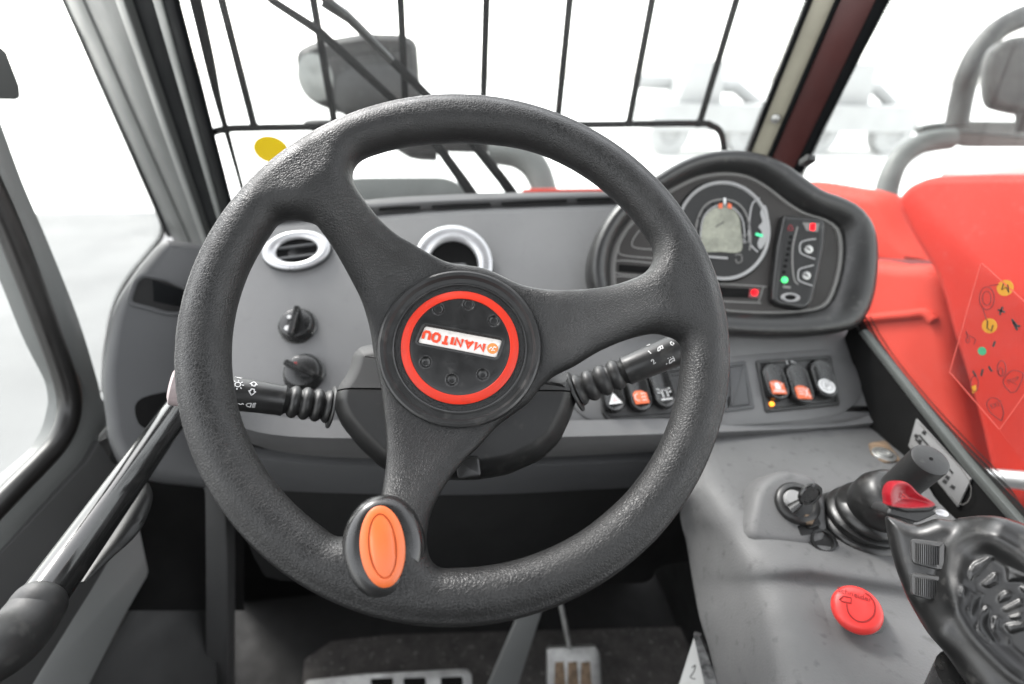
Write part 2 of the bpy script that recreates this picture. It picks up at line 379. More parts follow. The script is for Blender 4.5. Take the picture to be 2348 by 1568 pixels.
# ================================================================== STEERING WHEEL
def proj(p):
    c = ROT.T@(p-CAM); return CX-FPX*c[0]/c[2], CY+FPX*c[1]/c[2]
DEL = .02
for k in range(200):
    if proj(WC-DEL*WN)[1] >= 796: break
    DEL += .0005
RW, RT = .168, .0158
def mid(r): return -DEL*(1-sst((r-.052)/(.150-.052)))
def wpx(x, y):
    h = 0
    for _ in range(12):
        u, v = WH.px(x, y, h); h = mid(math.hypot(u, v))
    r = math.hypot(u, v)
    if r > .1455:
        k = (RW-RT)/r if r > .149 else 1+((RW-RT)/r-1)*((r-.1455)/.0035)
        u *= k; v *= k
    return (u, v)
opA = [(808,402),(815,382),(835,364),(875,350),(930,336),(990,328),(1050,325),(1110,328),(1170,336),(1230,350),(1290,372),(1345,402),(1395,440),(1435,480),(1465,520),(1487,560),(1494,590),(1487,615),(1468,632),(1440,644),(1400,656),(1350,663),(1290,666),(1240,663),(1190,652),(1141,629),(1108,616),(1075,610),(1029,603),(993,587),(943,557),(911,539),(871,504),(835,458),(815,428)]
opB = [(693,503),(664,501),(641,511),(628,531),(614,553),(582,603),(565,642),(549,688),(536,738),(529,787),(530,853),(540,919),(553,970),(575,1035),(603,1085),(645,1135),(690,1175),(735,1205),(775,1222),(815,1222),(848,1200),(868,1160),(880,1100),(886,1040),(885,990),(881,952),(875,900),(866,855),(856,807),(850,767),(841,728),(825,682),(796,626),(766,573),(739,534),(720,512)]
opC = [(1318,839),(1367,809),(1417,786),(1466,770),(1502,764),(1528,768),(1548,780),(1558,799),(1560,836),(1555,872),(1548,911),(1535,967),(1515,1020),(1489,1066),(1456,1109),(1417,1148),(1357,1201),(1300,1235),(1230,1270),(1160,1292),(1100,1302),(1045,1304),(1010,1296),(988,1276),(978,1245),(980,1210),(990,1170),(1010,1130),(1040,1085),(1070,1050),(1091,1031),(1109,1011),(1138,979),(1176,950),(1211,924),(1240,889),(1270,863)]
hg = .0016; ax_ = np.arange(-.192, .1921, hg); az_ = np.arange(-.095, .030, hg)
X2, Y2 = np.meshgrid(ax_, ax_, indexing='ij'); r2 = np.hypot(X2, Y2)
d2 = r2-(RW+RT)
for op in (opA, opB, opC):
    d2 = np.maximum(d2, -sdpoly(X2, Y2, cat([wpx(*p) for p in op], 4)))
T2 = RT-(RT-.0105)*sst((.150-r2)/.05)
# soft groove along the spokes where the arms flatten, ridge round the outer rim edge
mid2 = mid2_ = -DEL*(1-sst((r2-.052)/(.150-.052)))
Wz = (az_[None, None, :]-mid2[:, :, None])*(RT/T2)[:, :, None]
F3 = np.sqrt(np.maximum(d2+RT, 0)[:, :, None]**2+Wz**2)-RT
# moulded lip round the outside of the rim (front side)
lipr = RW+.0098
F3 = np.minimum(F3, np.sqrt((r2-lipr)[:, :, None]**2+(az_[None, None, :]-.0095)**2)-.0034)
V3, Q3 = nets(F3, np.array([ax_[0], ax_[0], az_[0]]), hg)
V3 = [WH.P(*v) for v in V3]
wheel = thing('steering_wheel', WC-WN*DEL, 'black grained three-spoke steering wheel with a red ringed centre cap', 'steering wheel')
mk('rim', (V3, Q3.tolist()), M['leather'], wheel, ang=80)
HB = Fr(WC-WN*DEL+WN*.0112, WN)        # hub face plane
Rh = .5*math.dist(HB.px(868, 790), HB.px(1243, 795))
k_ = Rh/.0585
cxy = HB.px(1055, 794)
HB = Fr(HB.P(*cxy), WN)
hubcap = mk('hub_disc', lathe(HB, [(Rh, -.010), (Rh, .0005), (Rh*.985, .0026), (Rh*.96, .0034), (Rh*.92, .0030), (.052*k_, .0004), (.049*k_, -.0002), (.0478*k_, .0008), (.0470*k_, .0010), (.0466*k_, -.0008), (.046*k_, -.0008), (.0425*k_, -.0010), (.0422*k_, .0002), (.02*k_, .0002)], 96, cap0=True, cap1=True), M['hub'], wheel, ang=25)
mk('red_ring', lathe(HB, [(.0420*k_, -.0008), (.0420*k_, .0010), (.0417*k_, .0013), (.0362*k_, .0022), (.0358*k_, .0019), (.0358*k_, 0)], 96), M['red'], hubcap, ang=40)
# centre cap with six finger dimples and a badge slot
dm = [HB.px(*p) for p in ((1006,711),(1074,700),(1131,737),(977,831),(1036,871),(1106,859))]
ba = HB.sub(1055, 782, 0, 0)
p1 = np.array(HB.px(1112, 798)); p2 = np.array(HB.px(968, 768)); bdir = unit(p2-p1)
bq = [HB.px(*p) for p in ((974,747),(1152,780),(1138,821),(957,786))]
bpoly = rnd(ccw(bq), .0022, 5)
gh = .0006; a1 = np.arange(-.0375*k_, .0375*k_+gh, gh); U, Vv = np.meshgrid(a1, a1, indexing='ij'); rr = np.hypot(U, Vv)
H = .0012+.0016*np.sqrt(np.clip(1-(rr/(.0358*k_))**2, 0, 1))
for dx, dy in dm:
    q = np.hypot(U-dx, Vv-dy)/(.0040*k_); H -= .0022*np.sqrt(np.clip(1-q*q, 0, 1)); H += .0005*np.exp(-((q-1.02)/.10)**2)
sb = sdpoly(U, Vv, bpoly); H -= .0034*sst((-sb+.0003)/.0008); H += .0004*np.exp(-((sb-.0009)/.0005)**2)
n1 = len(a1); idx = np.arange(n1*n1).reshape(n1, n1); ok = rr < .0357*k_
qs = [(idx[i, j], idx[i+1, j], idx[i+1, j+1], idx[i, j+1]) for i in range(n1-1) for j in range(n1-1) if ok[i, j] and ok[i+1, j] and ok[i+1, j+1] and ok[i, j+1]]
Vc = [HB.P(U.flat[i], Vv.flat[i], H.flat[i]) for i in range(n1*n1)]
used = sorted({i for q in qs for i in q}); rm = {a: b for b, a in enumerate(used)}
capo = mk('centre_cap', ([Vc[i] for i in used], [tuple(rm[i] for i in q) for q in qs]), M['cap'], wheel, ang=60)
mk('cap_edge', lathe(HB, [(.0358*k_, -.001), (.0358*k_, .0013), (.0352*k_, .0015), (.034*k_, .0012)], 96), M['cap'], capo)
badge = mk('badge', prism(HB, inset(ccw(bpoly), .0003), [(0, -.003), (0, .0002), (.0003, .0004)]), M['white'], wheel)
cen = (p1+p2)/2
BF = Fr(HB.P(cen[0], cen[1]), WN, up=HB.u*(-bdir[1])+HB.v*bdir[0])
if BF.u.dot(HB.u*bdir[0]+HB.v*bdir[1]) < 0: BF = Fr(BF.O, WN, up=-BF.v)
wt = np.linalg.norm(p2-p1)
LT_ = {'M': ([(0, 0), (0, 1), (.5, .25), (1, 1), (1, 0)], 1.15), 'A': ([(0, 0), (.5, 1), (1, 0)], 1.0), 'a': ([(.2, .32), (.8, .32)], 0), 'N': ([(0, 0), (0, 1), (1, 0), (1, 1)], .9), 'I': ([(0, 0), (0, 1)], .0),
       'T': ([(0, 1), (1, 1)], .85), 't': ([(.5, 1), (.5, 0)], 0), 'O': ([(.25, 0), (0, .25), (0, .75), (.25, 1), (.75, 1), (1, .75), (1, .25), (.75, 0), (.25, 0)], .9), 'U': ([(0, 1), (0, .22), (.25, 0), (.75, 0), (1, .22), (1, 1)], .85)}
hgt_ = .0078*k_; sw_ = .00205*k_; seq = 'MANITOU'; gap_ = .00255*k_
tot = sum(LT_[c][1] for c in seq); unit_w = (wt-gap_*(len(seq)-1)-sw_)/tot; xcur = -wt/2+sw_/2; gs = []
for c in seq:
    w_ = LT_[c][1]*unit_w
    for cc in (c, {'A': 'a', 'T': 't'}.get(c)):
        if cc: gs.append(ribbon(BF, [(xcur+x*w_, (y-.5)*(hgt_-sw_)) for x, y in LT_[cc][0]], sw_, .0007+.00002*len(gs)))
    xcur += w_+gap_
mk('lettering', join(*gs), M['letter'], badge, smooth=False)
E0 = HB.sub(1129, 799, .0005)
emb = mk('emblem', join(lathe(E0, [(.0040*k_, 0), (.0040*k_, .0002)], 32, cap1=True)), M['emblem'], badge)
mk('emblem_motif', join(ribbon(E0, [(-.0028, -.0006), (-.0010, .0010), (.0002, -.0004), (.0012, .0012), (.0028, .0006)], .0009, .0003), ribbon(E0, [(-.0012, -.0016), (.0004, -.0012), (.0016, -.0018)], .0007, .0003)), M['white'], badge)
# spinner knob
KB = Fr(at(880, 1255, .312), -unit(ray(880, 1254))+np.array([.0, .0, .05]))
kc = KB.px(881, 1254)
KB = Fr(KB.P(*kc), KB.n, up=unit(np.array(KB.v)+.02*KB.u))
kr = .5*math.dist(KB.px(784, 1254), KB.px(977, 1254)); kry = .5*math.dist(KB.px(880, 1129), KB.px(880, 1380))
knob = mk('spinner_knob', join(lathe(KB, [(kr*.30, -.050), (kr*.34, -.030), (kr*.55, -.022), (kr*.84, -.016), (kr*.97, -.009), (kr, -.002), (kr*.985, .003), (kr*.93, .0075), (kr*.82, .0105), (kr*.66, .0118), (kr*.2, .0118)], 64, cap0=True, cap1=True, sy=kry/kr)), M['gloss'], wheel, ang=50)
ox, oy = KB.px(877, 1251, .012)
orx = .5*math.dist(KB.px(826, 1250, .012), KB.px(929, 1250, .012)); ory = .5*math.dist(KB.px(877, 1156, .012), KB.px(877, 1346, .012))
mk('knob_insert', loft([[KB.P(ox+orx*s*math.cos(a*math.pi/32), oy+ory*s2*math.sin(a*math.pi/32), h) for a in range(64)] for s, s2, h in ((1, 1, .0105), (1, 1, .0128), (.96, .975, .0134), (.63, .80, .0138), (.61, .785, .0128), (.57, .77, .0128), (.55, .75, .0138), (.40, .5, .0148), (.15, .2, .0152))], cap1=True), M['orange'], knob, ang=50)
# ================================================================== STEERING COLUMN
colm = thing('steering_column', at(1055, 900, .50), 'black steering column cover with two control stalks behind the wheel', 'steering column')
CF = Fr(WC-WN*(DEL+.030), WN)
full_o = [(796,800),(815,780),(860,772),(1045,765),(1200,768),(1245,782),(1282,845),(1318,848),(1336,895),(1318,950),(1290,1010),(1245,1052),(1170,1085),(1090,1098),(1000,1098),(915,1092),(865,1072),(812,1022),(768,968),(750,925),(758,880),(786,842)]
def halves(g, pt, no):
    import bmesh
    out = []
    for sg in (1, -1):
        bm = bmesh.new(); vs = [bm.verts.new(tuple(v)) for v in g[0]]
        for f_ in g[1]: bm.faces.new([vs[i] for i in f_])
        r_ = bmesh.ops.bisect_plane(bm, geom=bm.verts[:]+bm.edges[:]+bm.faces[:], plane_co=Vector(pt-no*sg*-.0007), plane_no=Vector(no*sg), clear_inner=True)
        e_ = [e for e in r_['geom_cut'] if isinstance(e, bmesh.types.BMEdge)]
        bmesh.ops.contextual_create(bm, geom=e_)
        bm.verts.index_update(); out.append(([tuple(v.co) for v in bm.verts], [tuple(v.index for v in f_.verts) for f_ in bm.faces])); bm.free()
    return out
g_ = prism(CF, rnd(CF.pp(full_o), .006, 4), [(.004, -.13), (.0, -.045), (0, -.020), (.003, -.010), (.010, -.003), (.013, -.001), (.0155, 0)])
u_, l_ = halves(g_, CF.at(1045, 893), unit(CF.v+.04*CF.u))
mk('upper_cover', u_, M['kick'], colm, ang=40); mk('lower_cover', l_, M['cover'], colm, ang=40)
mk('lock_lever', slab(CF, rnd(CF.pp([(1040,1050),(1098,1047),(1104,1092),(1050,1100)]), .003), -.02, .006, .002), M['black'], colm)
mk('column_tube', tube([WC-WN*(DEL-.005), WC-WN*(DEL+.16)], .028, 24), M['black'], colm)
def stalk(p0, p1, gx, d0, d1, marks):
    A = at(*p0, d0); B = at(*p1, d1); L = np.linalg.norm(B-A); T = unit(B-A)
    t = thing_part = None
    rg = .0128
    g0 = gx
    body = tube([A+T*L*q for q in (0, g0-.06, g0, g0+.02, g0+.05, .97, 1.0)], [.0075, .0085, .0105, rg, rg*.97, rg*1.1, rg*.9], 28)
    s = mk('control_stalk', body, M['black'], colm, ang=50)
    rings = [A+T*L*q for q in np.linspace(-.03, g0-.01, 45)]
    rad = [.0122+.0022*abs(math.cos((i-4)/40*math.pi*3.5))**.6*2-.0022 - .0010*(i/44) for i in range(45)]; rad[:4] = [.018, .0182, .018, .0115]
    mk('rubber_boot', tube(rings, rad, 28), M['rubber'], s, ang=70)
    vd = unit(CAM-(A+B)/2); nrm = unit(vd-vd.dot(T)*T)
    return s, A, B, T, nrm, rg
s1, A, B, T, nr, rg = stalk((752, 932), (404, 884), .30, .445, .395, None)
def on_stalk(px, py, A, T, nr, rg, pts_mm, wd, par, m, name='marking', closed=False, lift=.0):
    # strokes wrapped on the cylinder; local (a along axis, c round the girth), metres; px anchor
    S = np.cross(T, nr)
    r = ray(px, py); Q = Fr(A+nr*rg, nr, up=S); u, v = Q.px(px, py); base = Q.P(u, v)-A
    a0 = base.dot(T); c0 = math.asin(max(-.97, min(.97, base.dot(S)/rg)))
    out = []
    for stroke in pts_mm:
        L_, R_ = [], []
        P = [np.array(p, float) for p in stroke]; n = len(P)
        for i in range(n):
            d = P[min(i+1, n-1)]-P[max(i-1, 0)]; d = d/(np.linalg.norm(d)+1e-9); mm_ = np.array([-d[1], d[0]])*wd/2
            for lst, q in ((L_, P[i]+mm_), (R_, P[i]-mm_)):
                th = c0+q[1]/rg; lst.append(A+T*(a0+q[0])+(rg+.0006+lift)*(math.cos(th)*nr+math.sin(th)*S))
        out.append(loft([L_, R_], closed=False))
    return mk(name, join(*out), m, par, smooth=False)
def dense(pts, k=4):
    return [tuple(np.array(a)*(1-t/k)+np.array(b)*t/k) for a, b in zip(pts, pts[1:]) for t in range(k)]+[pts[-1]]
mm = .001
sunm = [[(math.cos(a)*2*mm, math.sin(a)*2*mm) for a in np.linspace(0, 2*math.pi, 17)]]+[[(math.cos(a)*3*mm, math.sin(a)*3*mm), (math.cos(a)*4.3*mm, math.sin(a)*4.3*mm)] for a in np.arange(0, 6.28, math.pi/4)]
on_stalk(545, 882, A, T, nr, rg, sunm, .0007, s1, M['wprint'])
arr = lambda s: [dense([(-1.2*mm, 1.4*s*mm), (-1.2*mm, 3*s*mm), (-2.6*mm, 3*s*mm), (0, 6.2*s*mm), (2.6*mm, 3*s*mm), (1.2*mm, 3*s*mm), (1.2*mm, 1.4*s*mm), (-1.2*mm, 1.4*s*mm)])]
on_stalk(580, 889, A, T, nr, rg, arr(1)+arr(-1), .0007, s1, M['wprint'])
on_stalk(572, 928, A, T, nr, rg, [dense([(-1*mm, -1.8*mm), (-1*mm, 1.8*mm), (1.5*mm, 1.2*mm), (2.3*mm, 0), (1.5*mm, -1.2*mm), (-1*mm, -1.8*mm)])]+[[(-2*mm, q*mm), (-4.2*mm, (q+.5)*mm)] for q in (-1.6, -.5, .6, 1.7)]+[dense([(4*mm, 0), (5*mm, .8*mm), (6*mm, -.4*mm), (8*mm, .3*mm)])], .0006, s1, M['wprint'])
on_stalk(548, 862, A, T, nr, rg, [[(-2.5*mm, 1*mm), (0, -.5*mm), (3*mm, -.8*mm)], [(-2*mm, -1.5*mm), (1*mm, -1.2*mm)]], .0009, s1, M['wprint'])
mk('stalk_tip', tube([B-T*.010, B+T*.002, B+T*.004], [.0150, .0150, .010], 24), M['pink'], s1)
s2, A, B, T, nr, rg = stalk((1325, 895), (1625, 772), .36, .455, .43, None)
def glyph(ch, par, px, py, sz=5.2, rot=0):
    G_ = {'0': [[(.9*math.sin(a), 1.5*math.cos(a)) for a in np.linspace(0, 2*math.pi, 17)]], '1': [[(-.6, .9), (0.1, 1.5), (0.1, -1.5)]], '2': [[(-.9, .8), (-.5, 1.4), (.4, 1.4), (.9, .8), (.5, 0), (-.9, -1.5), (1, -1.5)]]}[ch]
    k = sz/5.2*mm*1.15; c, s_ = math.cos(rot), math.sin(rot)
    # glyph axes: 'up' is image up; stalk axis runs to the right
    st = [[((x*c-y*s_)*k, -(x*s_+y*c)*k*SG) for x, y in g] for g in G_]
    on_stalk(px, py, A, T, nr, rg, st, .0007, par, M['wprint'])
SG = 1 if np.cross(T, nr)[2] < 0 else -1
glyph('0', s2, 1486, 790, rot=.3); glyph('0', s2, 1541, 788, rot=.3); glyph('1', s2, 1489, 808, rot=.3); glyph('2', s2, 1497, 829, rot=.3)
wip = lambda: [dense([(-2.6*mm, 1.1*mm), (-1.5*mm, -1.5*mm), (2.4*mm, -2.2*mm), (2*mm, .5*mm), (.3*mm, 0), (-1*mm, 1*mm), (-2.6*mm, 1.1*mm)])]
flip = lambda g: [[(x, -y*SG) for x, y in st] for st in g]
on_stalk(1514, 800, A, T, nr, rg, flip([[(x, -y) for x, y in st] for st in wip()])+[[(0, 0), (.6*mm, 2.4*mm*-SG)]], .0007, s2, M['wprint'])
on_stalk(1540, 827, A, T, nr, rg, flip([[(x, -y) for x, y in st] for st in wip()])+[[(q*mm, 3*mm*SG*-1), (q*mm, 3.6*mm*SG*-1)] for q in (-2, 0, 2)]+[[(-4.5*mm, 0), (-5*mm, 1*mm)]], .0008, s2, M['wprint'])
# ================================================================== DASHBOARD
dash = thing('dashboard', DS.at(1100, 1000), 'grey moulded dashboard with vents, rotary knobs and rocker switches behind the steering wheel', 'dashboard')
pan = [(440,640),(475,560),(540,520),(640,503),(760,492),(860,484),(1000,473),(1150,466),(1400,459),(1600,455),(1850,470),(1925,560),(1950,690),(1968,760),(1990,840),(2015,920),(2018,960),(1900,978),(1620,990),(1300,1000),(1150,1003),(900,1005),(700,1000),(600,985),(540,965),(470,950),(440,900)]
P = cat(DS.pp(pan), 4)
mk('face_panel', prism(DS, P, [(0, -.10), (0, -.012), (.003, -.005), (.009, -.0012), (.018, 0)]), M['dash'], dash, ang=50)
# top ledge and slots
mk('top_ledge', slab(DS, cat(DS.pp([(520,520),(640,495),(760,484),(860,474),(1000,463),(1150,457),(1400,450),(1620,446),(1620,436),(1400,438),(1150,441),(1000,446),(860,455),(760,468),(640,480),(520,505)], .004), 3), -.05, .004), M['dash'], dash)
slots = [ribbon(DS, DS.pp([(a, 480-(a-862)*.046), ((a+b)/2, 479-((a+b)/2-862)*.046), (b, 480-(b-862)*.046)], .0015), .0055, .0005) for a, b in ((690, 830), (868, 963), (990, 1125), (1150, 1300), (1322, 1400))]
for g in slots: mk('defrost_slot', g, M['void'], dash)
# lower lip
lip_t = [(455,942),(560,982),(640,998),(760,1004),(1000,1004),(1300,1001),(1620,991),(1900,979),(2004,968)]
lip_b = [(470,985),(575,1025),(640,1043),(760,1056),(1000,1060),(1300,1053),(1620,1035),(1900,1016),(2012,1004)]
LT = cat(LP.pp(lip_t), 4, False); LB = cat(LP.pp(lip_b), 4, False)
rings = [[LP.P(*a, -.02) for a in LT]]
for t in np.linspace(0, 1, 8):
    rings.append([LP.P(*(a*(1-t)+b*t), .002*math.sin(math.pi*t)-.004*t*t) for a, b in zip(LT, LB)])
rings.append([LP.P(*b, -.06) for b in LB])
mk('lower_lip', loft(rings, closed=False), M['dash'], dash, ang=60)
# knee panel below
KN = Fr((0, .535, .5), (0, -1, -.12))
kp = cat(KN.pp([(455,985),(700,1035),(1100,1045),(1640,1025),(1640,1060),(1660,1200),(1640,1280),(1520,1300),(1490,1335),(1400,1342),(900,1342),(640,1335),(590,1300),(560,1240),(520,1180),(480,1050)]), 3)
mk('knee_panel', prism(KN, kp, [(0, -.05), (0, -.006), (.002, -.002), (.006, 0)]), M['knee'], dash)
mk('knee_fold', prism(KN, cat(KN.pp([(470,1010),(700,1040),(1100,1050),(1640,1035),(1640,1090),(1330,1112),(1100,1122),(850,1120),(620,1110),(560,1090),(480,1050)]), 3), [(0, -.01), (0, .006), (.004, .012), (.012, .014)]), M['dashd'], dash)
# vents
def vent(px, py, rx, ry, nrm, dp, tilt=0):
    f0 = Fr(DS.at(px, py), nrm); 
    rxx = .5*math.dist(f0.px(px-rx, py, dp), f0.px(px+rx, py, dp)); ryy = .5*math.dist(f0.px(px, py-ry, dp), f0.px(px, py+ry, dp))
    c = f0.px(px, py, dp); f = Fr(f0.P(c[0], c[1]), f0.n, up=math.cos(tilt)*f0.v+math.sin(tilt)*f0.u)
    r = rxx; sy = ryy/rxx
    b = mk('air_vent', lathe(f, [(r*1.03, -.05), (r*1.03, dp*.2), (r*1.0, dp*.6), (r*.96, dp*.6)], 48, sy=sy), M['dashd'], dash)
    mk('vent_ring', lathe(f, [(r*.99, dp*.55), (r*1.0, dp*.9), (r*.97, dp*1.05), (r*.86, dp*1.15), (r*.70, dp*1.05), (r*.62, dp*.7), (r*.60, dp*.3)], 64, sy=sy), M['chrome'], b, ang=60)
    mk('vent_core', lathe(f, [(r*.61, dp*.6), (r*.6, dp*.3), (r*.3, -.0), (r*.05, -.0)], 48, sy=sy, cap1=True), M['void'], b)
    return b, f, r, sy
vent(1039, 604, 92, 90, (0, -.80, .60), .012)
b, f, r, sy = vent(679, 571, 78, 44, (0, -.669, .743), .008, -.12)
for g in [slab(f, [(-r*.62, v-.0016), (r*.62, v-.0016), (r*.62, v+.0016), (-r*.62, v+.0016)], .001, .005, .0005) for v in (-.012*sy, .010*sy)]: mk('vent_louvre', g, M['dashd'], b)
# rotary knobs
def rknob(px, py, rr_, ang, dot):
    f = DS.sub(px, py); r = .5*math.dist(DS.px(px-rr_, py), DS.px(px+rr_, py))
    k = mk('rotary_knob', join(lathe(f, [(r*1.12, -.004), (r*1.12, .0015), (r, .003), (r*.97, .006), (r*.9, .011), (r*.82, .012), (r*.2, .011)], 40, cap1=True)), M['gloss'], dash, ang=50)
    ca, sa = math.cos(ang), math.sin(ang)
    bar = [(x*ca-y*sa, x*sa+y*ca) for x, y in ((-r*.92, -r*.16), (r*.92, -r*.16), (r*.92, r*.16), (-r*.92, r*.16))]
    mk('grip_bar', prism(f, rnd(bar, .002), [(0, .009), (0, .019), (.0012, .0205)]), M['gloss'], k)
    mk('knob_mark', join(lathe(f, [(r*.12, .0122), (r*.12, .0127)], 14, c=(-r*.35, r*.35), cap1=True), *([lathe(f, [(r*.16, .0122), (r*.16, .0127)], 14, c=(-r*.42, -r*.35), cap1=True)] if dot == 'w' else [])), M['wprint'] if dot == 'w' else M['rprint'], k)
rknob(683, 748, 40, math.radians(80), 'w'); rknob(697, 856, 43, math.radians(-28), 'r')
# switch banks
sur = mk('switch_surround', prism(DS, cat(DS.pp([(1310,905),(1330,950),(1400,977),(1550,980),(1750,972),(1900,955),(1958,925),(1972,880),(1955,835),(1905,803),(1760,812),(1500,835),(1350,860)]), 4), [(0, -.002), (.0, .0012), (.0016, .0022)]), M['dash'], dash)
def bez(pts, mname='black', h=.0055):
    return mk('switch_bezel', prism(DS, rnd(DS.pp(pts), .003), [(0, .001), (0, h-.001), (.001, h), (.004, h), (.0055, h-.0015)]), M[mname], dash)
bez([(1372,866),(1568,842),(1620,850),(1648,952),(1392,968),(1378,950)])
bz = bez([(1655,836),(1706,829),(1727,938),(1655,948)], 'dashd', .004)
mk('blank_insert', slab(DS, rnd(DS.pp([(1668,845),(1702,840),(1714,928),(1672,934)]), .002), .0025, .0045), M['dashd'], bz)
bez([(1729,829),(1900,817),(1920,931),(1752,948)])
def rocker(px0, py0, px1, py1, wpx_, icon, ipos=.72):
    a = np.array(DS.px(px0, py0, .012)); b_ = np.array(DS.px(px1, py1, .012)); T_ = unit(b_-a); N_ = np.array([-T_[1], T_[0]])
    wd = math.dist(DS.px(px1-wpx_/2, py1, .012), DS.px(px1+wpx_/2, py1, .012))/2; Lh = np.linalg.norm(b_-a)
    def st(rad, ins=0):
        out = []
        for i in range(13): t = -math.pi/2+math.pi*i/12; out.append(b_-T_*(wd)+T_*math.cos(t)*rad+N_*math.sin(t)*rad)
        for i in range(13): t = math.pi/2+math.pi*i/12; out.append(a+T_*(wd)+T_*math.cos(t)*rad+N_*math.sin(t)*rad)
        return out
    O_ = ccw(st(wd)); s0 = a; 
    def hgt(p, base, amp):
        q = np.dot(p-s0, T_)/Lh; return base+amp*(.5-q)*-2*.5*1.0 if amp else base
    rings = []
    for ins_, base, amp in ((0, .002, 0), (0, .010, .006), (.0012, .0125, .006), (.0028, .0128, .005), (.0042, .0118, .004), (wd*.9, .0112, .003)):
        rr2 = ccw(st(max(wd-ins_, wd*.08))); rings.append([DS.P(p[0], p[1], hgt(p, base, amp)) for p in rr2])
    k = mk('rocker_switch', loft(rings, True, True), M['gloss'], dash, ang=50)
    q = a+(b_-a)*ipos; hh = hgt(q, .0122, .004)
    fi = Fr(DS.P(q[0], q[1], hh), DS.n+.22*(-(T_[0]*DS.u+T_[1]*DS.v)), up=-(T_[0]*DS.u+T_[1]*DS.v)); icon(fi, k, wd*.62); return k
def ic_tri(f, k, s):
    mk('icon', join(loft([[f.P(x, y, 0) for x, y in ((-s, -s*.8), (s, -s*.8), (0, s))], [f.P(x, y, .0004) for x, y in ((-s*.98, -s*.8), (s*.98, -s*.8), (0, s*.96))]], cap1=True)), M['wprint'], k)
    mk('icon_line', ribbon(f, [(-s*.3, -s*.4), (s*.3, -s*.4), (0, s*.25)], .0008, .0004, closed=True), M['rprint'], k)
def ic_lamp(f, k, s):
    mk('icon', slab(f, [(-s, -s), (s, -s), (s, s), (-s, s)], -.0004, .0003, .0001), M['oprint'], k)
    mk('icon_line', join(ribbon(f, [(-s*.3, s*.6), (-s*.8, s*.3), (-s*.8, -s*.3), (-s*.3, -s*.6)], .0009, .0003), *[ribbon(f, [(s*.1, y*s), (s*.75, y*s)], .0009, .0003) for y in (.5, 0, -.5)]), M['wprint'], k)
def ic_beacon(f, k, s):
    mk('icon', join(ribbon(f, [(-s*.35, -s*.6), (-s*.35, s*.5), (s*.35, s*.5), (s*.35, -s*.6)], .001, .0002), ribbon(f, [(-s*.8, -s*.9), (s*.8, -s*.9)], .0014, .0002), *[ribbon(f, [(x*s*.6, s*y), (x*s, s*(y+.15))], .0010, .0002) for x in (-1, 1) for y in (.1, .6)]), M['wprint'], k)
def ic_sq(f, k, s):
    mk('icon', slab(f, [(-s, -s), (s, -s), (s, s), (-s, s)], -.0004, .0003, .0001), M['oprint'], k)
    mk('icon_line', join(loft([[f.P(x*s, y*s, .0003) for x, y in ((-.3, .7), (.3, .7), (.4, -.3), (-.4, -.3))], [f.P(x*s, y*s, .0005) for x, y in ((-.3, .7), (.3, .7), (.4, -.3), (-.4, -.3))]], cap1=True), ribbon(f, [(-s*.8, -s*.6), (s*.8, -s*.6)], .0016, .0003), ribbon(f, [(-s*.8, s*.7), (-s*.5, s*.2)], .0006, .0003), ribbon(f, [(s*.8, s*.7), (s*.5, s*.2)], .0006, .0003)), M['wprint'], k)
def ic_sq2(f, k, s):
    mk('icon', slab(f, [(-s, -s), (s, -s), (s, s), (-s, s)], -.0004, .0003, .0001), M['oprint'], k)
    mk('icon_line', join(*[ribbon(f, [(-s*.7, y*s), (s*.1, y*s)], .0009, .0003) for y in (.5, .1, -.3)], ribbon(f, [(s*.2, -s*.7), (s*.8, s*.6)], .0009, .0003), ribbon(f, [(s*.2, s*.6), (s*.8, -s*.7)], .0009, .0003)), M['wprint'], k)
    g = Fr(f.P(0, s*4.2, .0015), f.n, f.v)
    mk('icon', join(ribbon(g, [(-s*.9, s), (-s*.9, -s*.6), (-s*.2, -s*.9)], .001, 0), ribbon(g, [(-s*.2, s*.6), (s*.4, s*.2), (s*.8, -s*.5), (0, -s*.5), (-s*.2, s*.6)], .001, 0)), M['wprint'], k)
def ic_round(f, k, s):
    mk('icon', lathe(f, [(s*1.15, -.0004), (s*1.15, .0003)], 24, cap1=True), M['wprint'], k)
    mk('icon_line', join(ribbon(f, [(s*.75*math.cos(a), s*.75*math.sin(a)) for a in np.linspace(0, 6.28, 20)], .0005, .0003), ribbon(f, [(-s*.2, -s*.5), (-s*.2, s*.4), (s*.3, s*.3), (s*.3, 0), (-s*.2, -s*.05)], .0007, .0003)), M['bprint'], k)
rocker(1392, 842, 1414, 944, 50, ic_tri); rocker(1452, 838, 1475, 943, 52, ic_lamp, .70); rocker(1505, 828, 1531, 935, 52, ic_beacon, .70)
rocker(1771, 829, 1787, 917, 52, ic_sq, .68); rocker(1825, 829, 1844, 925, 52, ic_sq2, .74); rocker(1881, 820, 1899, 912, 52, ic_round, .71)
f = DS.sub(1769, 926, .005); mk('indicator_lamp', lathe(f, [(.0028, -.001), (.0028, .001), (.0018, .0022)], 16, cap1=True), M['ledo'], dash)
